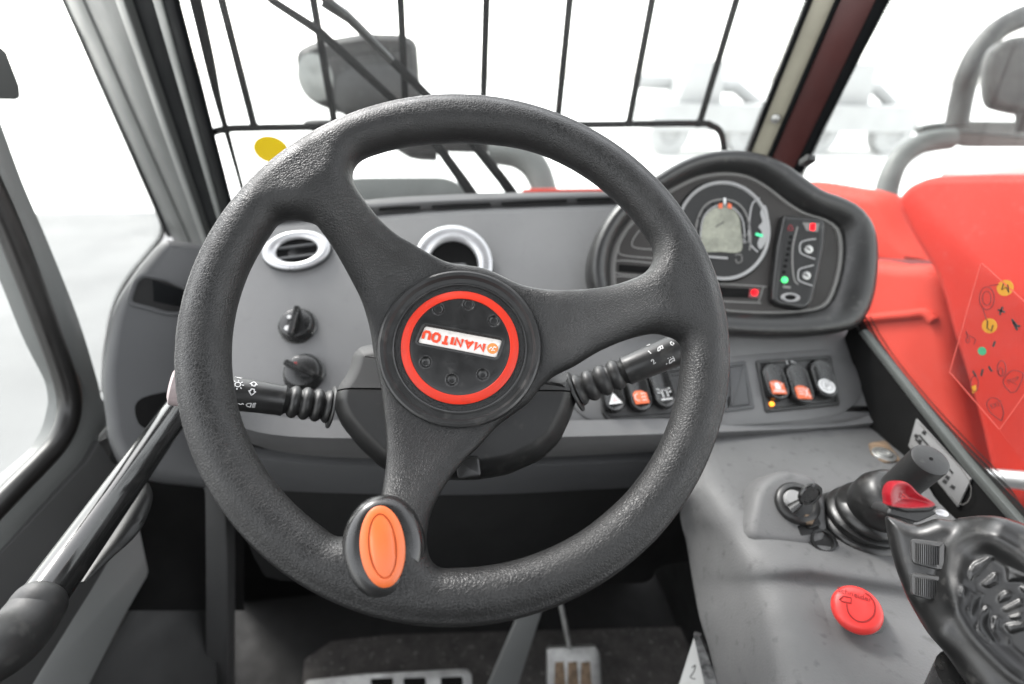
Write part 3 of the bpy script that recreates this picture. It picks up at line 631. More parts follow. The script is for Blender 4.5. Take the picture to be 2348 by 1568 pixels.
# ================================================================== INSTRUMENT CLUSTER
PO = DS.at(1700, 770)+np.array([0, -.02, .012]); PD = Fr(PO, (-.10, -.866, .5))
pod = thing('instrument_cluster', PO, 'black hooded instrument cluster with round gauge and lit warning lamps', 'instrument cluster')
outp = [(1352,600),(1366,548),(1395,495),(1440,448),(1500,405),(1560,370),(1620,350),(1680,344),(1740,352),(1795,373),(1845,408),(1885,436),(1930,452),(1972,476),(2002,518),(2013,570),(2010,640),(1997,700),(1972,742),(1940,758),(1880,768),(1780,772),(1660,767),(1560,752),(1450,728),(1375,690),(1355,650)]
inp = [(1400,600),(1410,558),(1440,510),(1485,466),(1540,430),(1600,402),(1660,393),(1715,400),(1762,425),(1810,462),(1850,486),(1895,500),(1926,522),(1935,560),(1932,610),(1918,665),(1898,700),(1860,713),(1780,719),(1690,716),(1560,702),(1460,690),(1410,672),(1400,640)]
def polar(poly, c, n=96):
    P = cat(poly, 6); a = [math.atan2(p[1]-c[1], p[0]-c[0]) for p in P]; out = []
    for i in range(n):
        t = -math.pi+2*math.pi*(i+.5)/n; best = None
        for j in range(len(P)):
            p, q = P[j-1], P[j]; d = np.array([math.cos(t), math.sin(t)]); e = q-p; w0 = p-c
            den = d[0]*e[1]-d[1]*e[0]
            if abs(den) < 1e-12: continue
            s = (w0[0]*e[1]-w0[1]*e[0])/den; u = (w0[0]*d[1]-w0[1]*d[0])/den
            if -1e-6 <= u <= 1+1e-6 and s > 0: best = max(best or 0, s)
        out.append(c+best*np.array([math.cos(t), math.sin(t)]))
    return out
pc = np.array(PD.px(1690, 590)); PO_ = polar(PD.pp(outp, .0), pc); PI_ = polar(PD.pp(inp, -.006), pc)
def blend(a, b, t): return [x*(1-t)+y*t for x, y in zip(a, b)]
rings = []
for t, h in ((-.02, -.07), (-.035, -.03), (-.02, -.008), (0, .0), (.12, .0065), (.30, .0095), (.5, .0085), (.75, .003), (.93, -.004), (1.0, -.008), (1.0, -.0105)):
    sc_ = .82 if h == -.07 else 1; q = blend(PO_, PI_, t)
    rings.append([PD.P(*(pc+(p-pc)*sc_), h) for p in q])
mk('housing', loft(rings, True, False), M['black'], pod, ang=50)
fp = PD.off(-.0095)
mk('face_plate', prism(fp, PI_, [(-.002, -.004), (-.002, 0)]), M['face'], pod)
def prt(name, par, m, *strokes, wd=.0016, h=.0004, closed=False, fr=None):
    fr = fr or fp
    return mk(name, join(*[ribbon(fr, cat(fr.pp(s, h), 5, closed) if len(s) > 2 else fr.pp(s, h), wd, h, closed) for s in strokes]), m, par, smooth=False)
def sring(k, h): return [PD.P(*(pc+(p-pc)*k), h) for p in PI_]
mk('face_border', loft([sring(1.0, -.0085), sring(.985, -.0072), sring(.962, -.0072), sring(.955, -.0094)]), M['line'], pod, ang=60)
for pts in ([(1497,592),(1428,585),(1418,570),(1432,535),(1470,495),(1500,470)], [(1497,572),(1450,565),(1460,535),(1495,500)], [(1500,604),(1414,598),(1410,625),(1480,632)], [(1480,640),(1412,634),(1408,660),(1440,664)]):
    prt('panel_outline', pod, M['line'], pts, wd=.0018)
mk('warning_bar', slab(fp, fp.pp([(1419,606),(1500,612),(1495,628),(1418,622)]), -.001, .0008, .0002), M['void'], pod)
mk('warning_bar', slab(fp, fp.pp([(1560,654),(1738,663),(1733,684),(1560,678)]), -.001, .0008, .0002), M['void'], pod)
prt('panel_outline', pod, M['line'], [(1560,646),(1742,656),(1748,661),(1738,692),(1730,694),(1560,686)], wd=.0016)
f = fp.sub(1729, 671, .001); mk('warning_lamp', lathe(f, [(.0042, -.001), (.0040, .0012), (.002, .002)], 18, cap1=True), M['ledr'], pod)
mk('lamp_window', slab(fp, fp.pp([(1717,662),(1741,663),(1737,683),(1715,682)]), 0, .0011, .0002), M['ledrd'], pod)
gc = fp.sub(1655, 530, 0); gr = .5*math.dist(fp.px(1548, 530), fp.px(1762, 530)); gry = .5*math.dist(fp.px(1655, 417), fp.px(1655, 644)); gsy = gry/gr
ga = mk('round_gauge', lathe(gc, [(gr*1.05, -.001), (gr*1.04, .0008), (gr*.98, .004), (gr*.93, .0035), (gr*.2, .0035)], 72, sy=gsy, cap1=True), M['gauge'], pod)
mk('gauge_ring', lathe(gc, [(gr*1.0, .0025), (gr*.995, .0048), (gr*.955, .0050), (gr*.93, .0036)], 72, sy=gsy), M['silver'], ga)
gf = fp.off(.0037)
prt('dial_scale', ga, M['line'], [(1596,572),(1594,540),(1600,500),(1620,468),(1655,457),(1690,466),(1712,495),(1720,540),(1718,574)], wd=.0022, fr=gf)
prt('dial_scale', ga, M['linel'], [(1606,560),(1606,530),(1612,500),(1630,478),(1655,470),(1682,478),(1700,500),(1706,530),(1706,558)], wd=.0016, fr=gf)
ticks = []
for i in range(11):
    a = math.radians(205-23*i); ticks.append([(1656+52*math.cos(a)*1.02, 522-56*math.sin(a)), (1656+59*math.cos(a)*1.02, 522-63*math.sin(a))])
prt('dial_tick', ga, M['void'], *ticks, wd=.0012, fr=gf, h=.0009)
mk('lcd_screen', prism(gf, cat(gf.pp([(1606,574),(1608,530),(1614,500),(1632,480),(1656,474),(1680,480),(1694,500),(1698,530),(1698,576),(1650,577)]), 4), [(0, -.0005), (0, .0004), (.0012, .0004), (.0013, .0001)]), M['lcd'], ga)
prt('lcd_needle', ga, M['bprint'], [(1640,520),(1660,508)], wd=.0012, fr=gf, h=.0008)
f = gf.sub(1661, 460, .001); mk('dial_pointer', join(slab(f, [(-.0016, -.004), (.0016, -.004), (.0016, .0035), (-.0016, .0035)], 0, .0006, .0002)), M['wprint'], ga)
mk('dial_pointer', join(slab(gf, gf.pp([(1646,468),(1655,466),(1655,478),(1646,478)]), .001, .0014, .0002), slab(gf, gf.pp([(1667,466),(1676,469),(1676,479),(1667,478)]), .001, .0014, .0002)), M['oprint'], ga)
prt('lettering', ga, M['linel'], [(1617,588),(1668,592)], wd=.0028, fr=gf, h=.0005)
prt('icon', ga, M['line'], [(1684,585),(1698,584),(1700,598),(1690,603),(1686,594)], [(1700,540),(1714,538),(1716,552),(1703,556),(1702,545)], wd=.0012, fr=gf)
prt('side_band', ga, M['linel'], [(1741,454),(1722,474),(1717,550),(1737,578)], wd=.0020, fr=gf)
mk('side_band', prism(gf, cat(gf.pp([(1752,470),(1742,488),(1747,508),(1738,520),(1746,534),(1736,556),(1742,572),(1756,552),(1762,520),(1760,490)]), 3), [(0, 0), (0, .0006)]), M['silver'], ga)
prt('green_lamp', ga, M['ledgd'], [(1732,536),(1740,539),(1748,540)], wd=.0035, fr=gf, h=.0008)
# overload monitor
MP = Fr(PD.at(1828, 600, .002), PD.n+.10*PD.u*-1)
mon_px = [(1797,494),(1882,502),(1891,508),(1889,560),(1880,610),(1862,690),(1852,703),(1838,708),(1780,698),(1770,688),(1772,650),(1783,560)]
mon = mk('monitor_panel', prism(MP, rnd(MP.pp(mon_px), .004), [(-.002, -.012), (-.001, -.003), (.001, .0005), (.0035, .0015), (.005, .0012)]), M['black'], pod, ang=50)
mk('monitor_face', prism(MP, rnd(MP.pp([(1804,503),(1876,509),(1874,560),(1864,620),(1848,690),(1840,698),(1787,690),(1782,680),(1786,640),(1792,570)]), .003), [(0, 0), (0, .0018)]), M['gauge'], mon)
mf = MP.off(.0019)
prt('face_arc', mon, M['line'], [(1828,520),(1818,560),(1816,600),(1820,640),(1830,652)], wd=.0020, fr=mf)
prt('key_outline', mon, M['linel'], [(1870,548),(1852,550),(1836,556),(1833,570),(1838,582),(1868,594)], [(1865,608),(1848,612),(1832,618),(1829,632),(1833,644),(1862,655)], wd=.0017, fr=mf)
for px_, py_ in ((1853, 572), (1848, 632)):
    f = mf.sub(px_, py_); mk('push_key', lathe(f, [(.0052, -.0005), (.005, .001), (.003, .0018), (.001, .0019)], 20, cap1=True), M['steel'], mon)
    mk('key_mark', ribbon(f, [(-.003, .002), (.002, -.002)], .0014, .0021), M['bprint'], mon)
f = mf.sub(1811, 682); mk('oval_key', lathe(f, [(.0115, -.0005), (.0115, .0008), (.0095, .0018), (.007, .0012), (.0065, .0003)], 32, sy=.5), M['linel'], mon)
mk('oval_key', lathe(f, [(.006, -.0005), (.006, .0008)], 24, sy=.4, cap1=True), M['void'], mon)
f = mf.sub(1862, 521); mk('lamp_plate', prism(mf, mf.pp([(1839,510),(1878,512),(1874,532),(1848,529)]), [(0, -.0002), (0, .0003)]), M['line'], mon)
mk('red_lamp', prism(mf, rnd(mf.pp([(1857,513),(1868,513),(1867,529),(1856,528)]), .001), [(0, 0), (0, .0012)]), M['ledr'], mon)
f = mf.sub(1798, 642); mk('green_lamp', lathe(f, [(.0040, 0), (.0040, .0008), (.002, .0016)], 20, cap1=True), M['ledg'], mon)
mk('dim_lamps', join(*[lathe(mf.sub(1815-q*2.6, 530+q*13.4), [(.0021, 0), (.0021, .0006)], 12, cap1=True) for q in range(1, 8)]), M['void'], mon)
prt('red_triangle', mon, M['ledrd'], [(1812,516),(1817,527),(1806,526)], wd=.0012, fr=mf, closed=True)
prt('lettering', mon, M['line'], [(1794,657),(1812,659)], wd=.003, fr=mf)
mk('tilt_knob', slab(PD, PD.pp([(1862,345),(1882,349),(1882,362),(1862,358)]), -.03, -.01), M['black'], pod)
# ================================================================== SIDE CONSOLE
con = thing('side_console', CN.at(1950, 1300), 'grey textured side console beside the seat carrying levers and ignition switch', 'side console')
# top skin: rows from the dashboard towards the seat
def cp(px, py, z):
    r = ray(px, py); t = (z-CAM[2])/r[2]; return CAM+t*r
ztop = .665
rowsA = [[(1600,975,.668),(1800,965,.668),(2040,955,.668),(2110,1020,.668)],
         [(1612,1070,.667),(1800,1100,.666),(2000,1080,.666),(2130,1120,.666)],
         [(1640,1150,.666),(1800,1190,.665),(2000,1170,.665),(2200,1200,.665)],
         [(1690,1225,.664),(1800,1245,.664),(2000,1240,.664),(2280,1280,.664)],
         [(1735,1300,.663),(1850,1302,.662),(2050,1325,.662),(2350,1380,.662)],
         [(1752,1340,.655),(1860,1335,.650),(2050,1365,.650),(2370,1430,.650)],
         [(1768,1400,.651),(1880,1400,.648),(2080,1420,.648),(2400,1500,.648)],
         [(1785,1490,.648),(1900,1490,.647),(2100,1510,.647),(2430,1600,.647)],
         [(1800,1590,.646),(1920,1620,.646),(2120,1640,.646),(2480,1720,.646)]]
left = [(1585,1000,.655),(1560,1130,.640),(1560,1190,.60),(1572,1240,.575),(1585,1320,.560),(1592,1360,.555),(1604,1420,.55),(1625,1490,.54),(1650,1600,.53)]
rows = []
for R_, l in zip(rowsA, left):
    p = [cp(*q) for q in R_]; L_ = cp(*l); r0 = p[0]
    dl = L_-r0; ll = np.linalg.norm(dl); dl /= ll; df_ = unit(p[1]-r0); kk = min(.026, ll*.38)
    row = cat([L_, r0+dl*ll*.68+np.array([0, 0, .004]), r0+dl*kk, r0+(dl+df_)*kk*.30, r0+df_*kk, r0+df_*kk*2.2]+p[1:], 6, False); bottom = L_+np.array([.14, .0, -.10])
    rows.append([bottom]+row)
rows = [list(x) for x in zip(*[cat([r[i] for r in rows], 5, False) for i in range(len(rows[0]))])]
mk('console_body', loft(rows, closed=False), M['console'], con, ang=70)
# ignition boss
BO = Fr(CN.at(1815, 1165, .02), (-.12, -.45, .88))
bo = cat(BO.pp([(1722,1228),(1728,1160),(1742,1115),(1775,1086),(1815,1080),(1860,1092),(1888,1130),(1893,1180),(1890,1240),(1800,1246)]), 4)
mk('ignition_boss', prism(BO, bo, [(-.012, -.045), (-.004, -.012), (.0, -.003), (.004, 0), (.008, .0005)]), M['console'], con, ang=60)
f = BO.sub(1825, 1155, .0005); r = .5*math.dist(BO.px(1778, 1155), BO.px(1872, 1155))
lk = mk('ignition_lock', lathe(f, [(r*1.05, -.001), (r*1.05, .004), (r*.95, .0065), (r*.76, .007), (r*.70, .005), (r*.66, .003), (r*.3, .003)], 40, cap1=True), M['black'], con, ang=50)
f2 = BO.sub(1813, 1150, .002); mk('lock_face', lathe(f, [(r*.70, .0045), (r*.1, .0046)], 28, cap1=True), M['black'], lk)
mk('lock_barrel', lathe(f2, [(r*.46, 0), (r*.46, .008), (r*.40, .010), (r*.1, .010)], 28, cap1=True), M['linel'], lk)
key = thing('ignition_key', BO.at(1820, 1160, .012), 'black headed ignition key turned in its lock on the console', 'key')
K0 = BO.at(1815, 1166, .014); K1 = BO.at(1880, 1118, .036); kt = unit(K1-K0); KF = Fr((K0+K1)/2, np.cross(kt, unit(CAM-K0))+.95*unit(CAM-K0), up=kt)
L_ = np.linalg.norm(K1-K0)
outl = circ(.0105, 32, ry=L_*.36, c=(0, L_*.16)); 
kh = mk('key_head', join(prism(KF, outl, [(.0012, -.0022), (0, -.001), (0, .001), (.0012, .0022), (.003, .0022), (.0036, .0008)])), M['gloss'], key)
mk('key_shank', tube([K0-kt*.001, K0+kt*L_*.3], [.0062, .0040], 16, flat=.6), M['gloss'], key)
# ignition cap hanging from the lock
cap = mk('lock_cover', join(lathe(BO.sub(1882, 1243, -.004), [(.0145, -.004), (.0150, -.001), (.0140, .002), (.0112, .0035), (.0108, .0055), (.0088, .0060), (.0080, .0030), (.003, .0028)], 36, cap1=True), slab(BO, rnd(BO.pp([(1842,1180),(1866,1176),(1880,1205),(1850,1215)]), .002), -.002, .004), slab(BO, rnd(BO.pp([(1825,1205),(1870,1195),(1885,1222),(1835,1230)]), .002), -.004, .001), slab(BO, rnd(BO.pp([(1840,1262),(1925,1250),(1926,1278),(1893,1296),(1870,1290)]), .002), -.010, -.006)), M['cover'], con)
mk('lock_screw', lathe(BO.sub(1850, 1193, .002), [(.005, 0), (.005, .004), (.003, .0045)], 6, cap1=True), M['rust'], con)
# corner bolt
f = Fr(cp(2026, 1042, .668), (0, 0, 1), up=(0, 1, 0))
bt = mk('corner_bolt', lathe(f, [(.0125, -.001), (.0125, .001), (.0120, .0016), (.008, .0016), (.0078, .004), (.005, .0045), (.0045, .002)], 28, cap1=True), M['steel'], con)
mk('rusty_plate', slab(CN, rnd(CN.pp([(1990,1016),(2030,1010),(2065,1055),(2028,1060),(1998,1040)], .008), .004), .002, .0086, .0005), M['rust'], con)
# ---------------- emergency stop
EF = Fr(cp(1968, 1410, .648), (-.30, -.30, .90))
es = thing('emergency_stop_button', EF.O, 'red mushroom emergency stop button on the grey console', 'emergency button')
ef = Fr(EF.O+EF.n*.022, EF.n); c = ef.px(1966, 1394, .004); ef = Fr(ef.P(*c), EF.n); r = .92*.5*math.dist(ef.px(1904, 1390), ef.px(2029, 1390)); sy = 1.0
mush = mk('push_cap', lathe(ef, [(r*.62, -.012), (r*.86, -.007), (r*.97, -.004), (r, -.001), (r*.985, .002), (r*.93, .0042), (r*.82, .0056), (r*.6, .0062), (r*.3, .0060), (r*.05, .0060)], 64, cap1=True, sy=sy), M['estop'], es, ang=60)
mk('collar', lathe(Fr(EF.O, EF.n), [(r*1.0, -.004), (r*1.0, .002), (r*.88, .004), (r*.86, .010), (r*.70, .012), (r*.68, .020)], 48, sy=sy), M['rubber'], es)
mk('metal_band', lathe(Fr(EF.O, EF.n), [(r*.87, .004), (r*.88, .006), (r*.87, .008)], 48, sy=sy), M['chrome'], es)
tg = text_geo('Schneider', Fr(ef.sub(1958, 1363, .0061).O, ef.n, up=ef.v+.20*ef.u*-1), .0062, .0003)
mk('lettering', tg, M['estopd'], mush, smooth=False)
tg = text_geo('Electric', Fr(ef.sub(1975, 1371, .0062).O, ef.n, up=ef.v+.20*ef.u*-1), .0034, .0003)
mk('lettering', tg, M['estopd'], mush, smooth=False)
arc = [(1940,1384),(1945,1405),(1962,1422),(1984,1424),(2002,1410),(2005,1385),(1994,1366),(1982,1359)]
ar = cat(ef.pp(arc, .0064), 5, False)
mk('arrow', join(ribbon(ef, ar, .0010, .0063), ribbon(ef, ef.pp([(1929,1378),(1950,1382),(1951,1370),(1933,1366),(1924,1374)], .0064), .0009, .0063, closed=True)), M['estopd'], mush)
# ---------------- gear lever
gb = cp(1972, 1195, .665); gt = at(2134, 1052, .425)
gl = thing('gear_lever', gb, 'black cylindrical hand lever rising from a ribbed rubber boot on the console', 'lever')
ax2 = unit(gt-gb)
gcap = mk('lever_grip', tube([gb+ax2*.055, gb+ax2*.06, gt-ax2*.004, gt-ax2*.001, gt], [.0125, .0135, .0142, .0138, .0118], 36), M['rubber'], gl, ang=50)
mk('grip_hole', tube([gt+ax2*.0002, gt+ax2*.0005], [.0014, .0014], 12), M['void'], gcap)
LB_ = Fr(gb, unit(ax2*.5+np.array([0, 0, 1])), up=(0, 1, 0))
bx = [( .040, -.004), (.041, .000), (.038, .004), (.034, .006), (.036, .010), (.035, .014), (.030, .016), (.032, .020), (.031, .024), (.026, .027), (.027, .034), (.0265, .046), (.022, .056), (.016, .060)]
n = 48; rings = []
for i, (r_, h_) in enumerate(bx):
    cc = gb+ax2*h_*1.15 + np.array([0, 0, .0]); t = i/(len(bx)-1); nn = unit(np.array([0, 0, 1])*(1-t)+ax2*t); ff = Fr(cc, nn, up=(0, 1, 0))
    rings.append([ff.P(r_*math.cos(2*math.pi*j/n), r_*math.sin(2*math.pi*j/n)) for j in range(n)])
mk('rubber_boot', loft(rings, True, True), M['joymat'], gl, ang=60)
# ---------------- joystick
JO = at(2200, 1340, .335); JP = Fr(JO, -unit(ray(2120, 1330)))
joy = thing('joystick', JO-JP.v*.12, 'large black moulded joystick with red thumb button and two ribbed rollers', 'joystick')
jout = [(2029,1180),(2060,1188),(2099,1200),(2145,1186),(2183,1190),(2200,1184),(2251,1180),(2308,1188),(2380,1215),(2450,1280),(2490,1370),(2490,1480),(2450,1580),(2380,1640),(2300,1640),(2240,1600),(2175,1510),(2152,1481),(2126,1451),(2099,1409),(2077,1368),(2062,1330),(2046,1284),(2033,1231),(2028,1200)]
jp = cat(JP.pp(jout), 4)
palm = cat(JP.pp([(2192,1296),(2203,1262),(2236,1242),(2276,1248),(2347,1296),(2420,1380),(2440,1470),(2400,1540),(2340,1540),(2258,1466),(2221,1415),(2198,1362),(2188,1325)]), 4)
ridge = cat(JP.pp([(2180,1195),(2190,1260),(2182,1320),(2195,1380),(2225,1440)]), 4, False)
hj = .0009; P = np.array(jp); lo = P.min(0)-.006; hi = P.max(0)+.006
xs = np.arange(lo[0], hi[0], hj); ys = np.arange(lo[1], hi[1], hj); zs = np.arange(-.052, .022, hj)
XX, YY = np.meshgrid(xs, ys, indexing='ij'); dj = sdpoly(XX, YY, jp); dp = sdpoly(XX, YY, palm)
ux = JP.px(2206, 1300)[0]
top = .012*sst((XX-(ux-.012))/.020)              # right half bulges towards the viewer
top = top-.0065*sst((-dp)/.010)+.0025*np.exp(-((dp-.004)/.004)**2)
treads = [[(2216,1310),(2228,1290),(2262,1275),(2275,1278),(2240,1318),(2222,1333)], [(2243,1340),(2275,1312),(2285,1315),(2286,1335),(2262,1348)], [(2300,1298),(2345,1318),(2344,1330),(2304,1333)],
          [(2212,1395),(2225,1357),(2252,1360),(2240,1380),(2222,1412)], [(2283,1365),(2300,1352),(2318,1360),(2310,1372),(2284,1382)], [(2290,1395),(2335,1370),(2342,1385),(2300,1402)],
          [(2305,1412),(2338,1402),(2334,1416),(2314,1418)], [(2330,1345),(2362,1340),(2370,1356),(2340,1358)], [(2202,1340),(2214,1348),(2206,1370),(2196,1360)],
          [(2232,1440),(2240,1400),(2258,1385),(2268,1395),(2255,1430),(2275,1465),(2262,1468)], [(2286,1470),(2266,1440),(2272,1410),(2290,1412),(2286,1436),(2312,1460),(2310,1476)], [(2310,1450),(2296,1430),(2314,1424),(2345,1424),(2345,1440)]]
for t_ in treads:
    sd_ = sdpoly(XX, YY, rnd(JP.pp(t_, -.004), .0012, 3)); top = top+.0017*sst((-sd_+.0006)/.0022)
Rj = .010+.006*sst((XX-ux)/.02)
cen_ = top-.030; hf = .030
Zc = zs[None, None, :]; zt = top[:, :, None]
# rounded extrusion: top at 'top', bottom far behind
q1 = np.maximum(dj+Rj, 0)[:, :, None]; q2 = np.maximum(np.abs(Zc-(zt-.028))-(.028-Rj[:, :, None]), 0)
FJ = np.sqrt(q1**2+q2**2)-Rj[:, :, None]
VJ, QJ = nets(FJ, np.array([xs[0], ys[0], zs[0]]), hj)
jb = mk('grip_body', ([JP.P(*v) for v in VJ], QJ.tolist()), M['joymat'], joy, ang=80)
def top_at(px, py, it=6):
    h = 0
    for _ in range(it):
        u, v = JP.px(px, py, h); i = int(np.clip(round((u-xs[0])/hj), 0, len(xs)-1)); j = int(np.clip(round((v-ys[0])/hj), 0, len(ys)-1)); h = top[i, j]
    return u, v, h
# rollers
for y0, y1 in ((1234, 1309), (1312, 1382)):
    hh = .0008; q = rnd(JP.pp([(2086,y0),(2140,y0+6),(2168,y0+10),(2166,y1),(2140,y1-4),(2088,y1-18)], hh), .003)
    rf = mk('roller_frame', prism(JP, q, [(-.0005, -.003), (0, .0005), (.0008, .0026), (.003, .0026), (.0035, .0010)]), M['ribgrey'], joy)
    a, b_, c, d = [np.array(JP.px(x, y, .002)) for x, y in ((2092, y0+10), (2150, y0+18), (2150, y1-8), (2092, y1-20))]
    V = []; N_ = 60
    ringA = []; ringB = []
    for i in range(N_+1):
        t = i/N_; h_ = .0012+.0042*math.sin(math.pi*t)+.0007*(1 if (i % 5) < 3 else -1)
        ringA.append(JP.P(*(a*(1-t)+b_*t), h_)); ringB.append(JP.P(*(d*(1-t)+c*t), h_))
    base = [JP.P(*(a*(1-i/N_)+b_*i/N_), -.002) for i in range(N_+1)]; base2 = [JP.P(*(d*(1-i/N_)+c*i/N_), -.002) for i in range(N_+1)]
    mk('ribbed_roller', loft([base, ringA, ringB, base2], closed=False), M['ribgrey'], rf, ang=20)
# red thumb button on its platform
TB = Fr(at(2085, 1150, .318), (-.30, -.75, .55))
pl = mk('button_platform', join(prism(TB, rnd(TB.pp([(2029,1178),(2036,1162),(2130,1160),(2146,1176),(2100,1198)]), .002), [(0, -.020), (0, .001), (.001, .002)]), prism(TB, rnd(TB.pp([(2031,1160),(2034,1148),(2128,1150),(2136,1158),(2120,1170),(2060,1172)]), .003), [(0, 0), (0, .006), (.0015, .0075)])), M['rubber'], joy)
rb = cat(TB.pp([(2033,1150),(2031,1128),(2041,1108),(2058,1103),(2076,1106),(2098,1128),(2134,1150),(2134,1159),(2110,1163),(2070,1164),(2036,1159)], .012), 4)
Pb = ccw(rb); cb = np.mean(Pb, 0); rings = []
for s_, h_ in ((.96, .006), (1, .010), (1, .013), (.94, .016), (.8, .0162), (.55, .0145), (.25, .0135), (.05, .0134)):
    rings.append([TB.P(*(cb+(p-cb)*s_), h_) for p in Pb])
btn = mk('red_button', loft(rings, True, True), M['redbtn'], joy, ang=60)
mk('button_mark', ribbon(TB, TB.pp([(2070,1132),(2068,1142),(2084,1143)], .015), .0005, .0144, closed=True), M['rprint'], btn)
mk('button_chrome', lathe(Fr(at(2158, 1176, .322), (-.3, -.6, .7)), [(.0035, 0), (.0035, .0006), (.002, .001)], 20, cap1=True, sy=.6), M['chrome'], joy)
nk = JP.P(*JP.px(2235, 1570), -.03)
mk('neck', tube([nk, nk-np.array([-.01, 0, .06])], [.019, .021], 24), M['gloss'], joy)
bb = cp(2200, 1660, .648); fb = Fr(bb, (0, 0, 1))
mk('boot', lathe(fb, [(.052, -.002), (.052, .004), (.046, .007), (.047, .012), (.040, .016), (.041, .021), (.033, .026), (.024, .045)], 48), M['rubber'], joy)
# ================================================================== CAB FRAME
cab = thing('vehicle_cab', (0, .4, 0), 'grey and black cab interior frame with pillars, windows, side trims and floor', 'vehicle cab')
def strip(name, fr, Lp, Rp, h0, h1, m, par=cab, b=.004, sub=None):
    L_ = fr.pp(Lp, h1); R_ = fr.pp(Rp, h1)
    return mk(name, prism(fr, L_+R_[::-1], [(0, h0), (0, h1-b), (b*.3, h1-b*.3), (b, h1)]), m, sub or par)
mk('windscreen', slab(WS, WS.pp([(380,-80),(1880,-80),(1690,450),(545,462)]), -.005, 0, .0005), M['glass'], cab)
# left pillar built up of strips running down the screen edge
LPF = Fr(WS.at(500, 440)+np.array([-.03, -.03, 0]), unit(np.array([.55, -.80, -.22])))
pA, pB, pC = LS.at(158, 0), LS.at(371, 500), WS.at(520, 500)
LPF = Fr(pB, np.cross(pC-pB, pA-pB)*(1 if np.dot(np.cross(pC-pB, pA-pB), CAM-pB) > 0 else -1))
def lp(name, a0, b0, a1, b1, h0, h1, m, top=-40, bot=590):
    # a0..b0: px x range at y=0; a1..b1 at y=500
    fx = lambda a, c, y: a+(c-a)*y/475
    ys_ = [top, 150, 330, bot]
    return strip(name, LPF, [(fx(a0, a1, y), y) for y in ys_], [(fx(b0, b1, y), y) for y in ys_], h0, h1, m, b=.0035)
lp('pillar_edge', 139, 153, 351, 364, -.015, .0, M['pillard'], bot=545)
lp('grey_pillar', 150, 188, 362, 398, -.02, .004, M['pillarg'], bot=560)
lp('grey_pillar', 186, 266, 396, 437, -.02, .001, M['pillarg'], bot=570)
lp('pillar_highlight', 262, 282, 433, 447, -.02, .006, M['pillar'], bot=590)  # raised strip, coloured lighter to paint in the pillar's edge highlight
lp('black_pillar', 279, 350, 444, 490, -.012, -.004, M['pillard'], bot=640)
lp('reflection_strip', 347, 369, 488, 500, -.010, .0, M['outlight'], bot=600)  # lighter strip paints a thin light reflection on the black pillar
lp('inner_trim', 367, 398, 498, 525, -.008, -.002, M['pillard'], bot=600)
# printed borders of the windscreen
frit('glass_border', WS, [(386,-40),(420,85),(470,270),(520,460),(535,520)], [(406,-40),(440,85),(484,270),(531,460),(546,520)], .001, cab)
frit('glass_border', WS, [(545,478),(800,474),(1100,452),(1400,446),(1700,445)], [(545,466),(800,456),(1100,440),(1400,434),(1700,430)], .001, cab)
frit('glass_border', WS, [(1867,-40),(1852,0),(1717,345),(1690,420)], [(1853,-40),(1838,0),(1703,345),(1676,420)], .001, cab)
# right pillar
RPF = Fr(WS.at(1725, 340)+np.array([.02, -.03, 0]), unit(np.array([-.45, -.86, -.22])))
pA, pB, pC = RS.at(2039, 0), RS.at(1840, 395), WS.at(1722, 340)
RPF = Fr(pB, np.cross(pC-pB, pA-pB)*(1 if np.dot(np.cross(pC-pB, pA-pB), CAM-pB) > 0 else -1))
def rp(name, a0, b0, a1, b1, h0, h1, m, top=-40, bot=470, b=.003):
    fx = lambda a, c, y: a+(c-a)*y/340
    ys_ = [top, 100, 220, bot]
    return strip(name, RPF, [(fx(a0, a1, y), y) for y in ys_], [(fx(b0, b1, y), y) for y in ys_], h0, h1, m, b=b)
rp('black_pillar', 1850, 1862, 1716, 1725, -.02, 0, M['pillard'])
rp('beige_seal', 1860, 1916, 1723, 1769, -.02, -.004, M['beige'])
rp('black_pillar', 1913, 1926, 1766, 1779, -.02, .001, M['pillard'])
rp('painted_pillar', 1923, 2011, 1777, 1845, -.02, -.002, M['maroon'])
rp('black_pillar', 2007, 2039, 1842, 1865, -.02, .001, M['pillard'])
mk('seal_bolt', lathe(RPF.sub(1778, 272, .0), [(.006, -.002), (.006, .003), (.003, .005)], 14, cap1=True), M['steel'], cab)
# right window
mk('side_window', slab(RS, RS.pp([(2090,-120),(2800,-160),(2800,1720),(2360,1215),(1990,790),(1835,395)]), -.005, 0, .0005), M['glass2'], cab)
frit('glass_border', RS, [(2058,-40),(1961,140),(1878,310),(1800,480)], [(2072,-40),(1973,140),(1889,310),(1811,480)], .001, cab)
frit('glass_border', RS, [(1962,735),(1995,790),(2100,925),(2200,1040),(2295,1135),(2400,1240)], [(2000,722),(2032,780),(2078,845),(2152,932),(2236,1020),(2290,1074),(2384,1170),(2473,1259)], .0012, cab)
RT_ = RS.off(.006)
strip('window_seal', RT_, [(1965,762),(2100,938),(2200,1066),(2400,1300)], [(1976,756),(2112,928),(2214,1054),(2420,1292)], -.006, .003, M['outlight'], b=.002)
mk('side_trim', slab(RT_, RT_.pp([(1950,740),(2100,938),(2200,1062),(2400,1296),(2500,1900),(1900,1500),(1880,900)]), -.012, .0, .001), M['void'], cab)
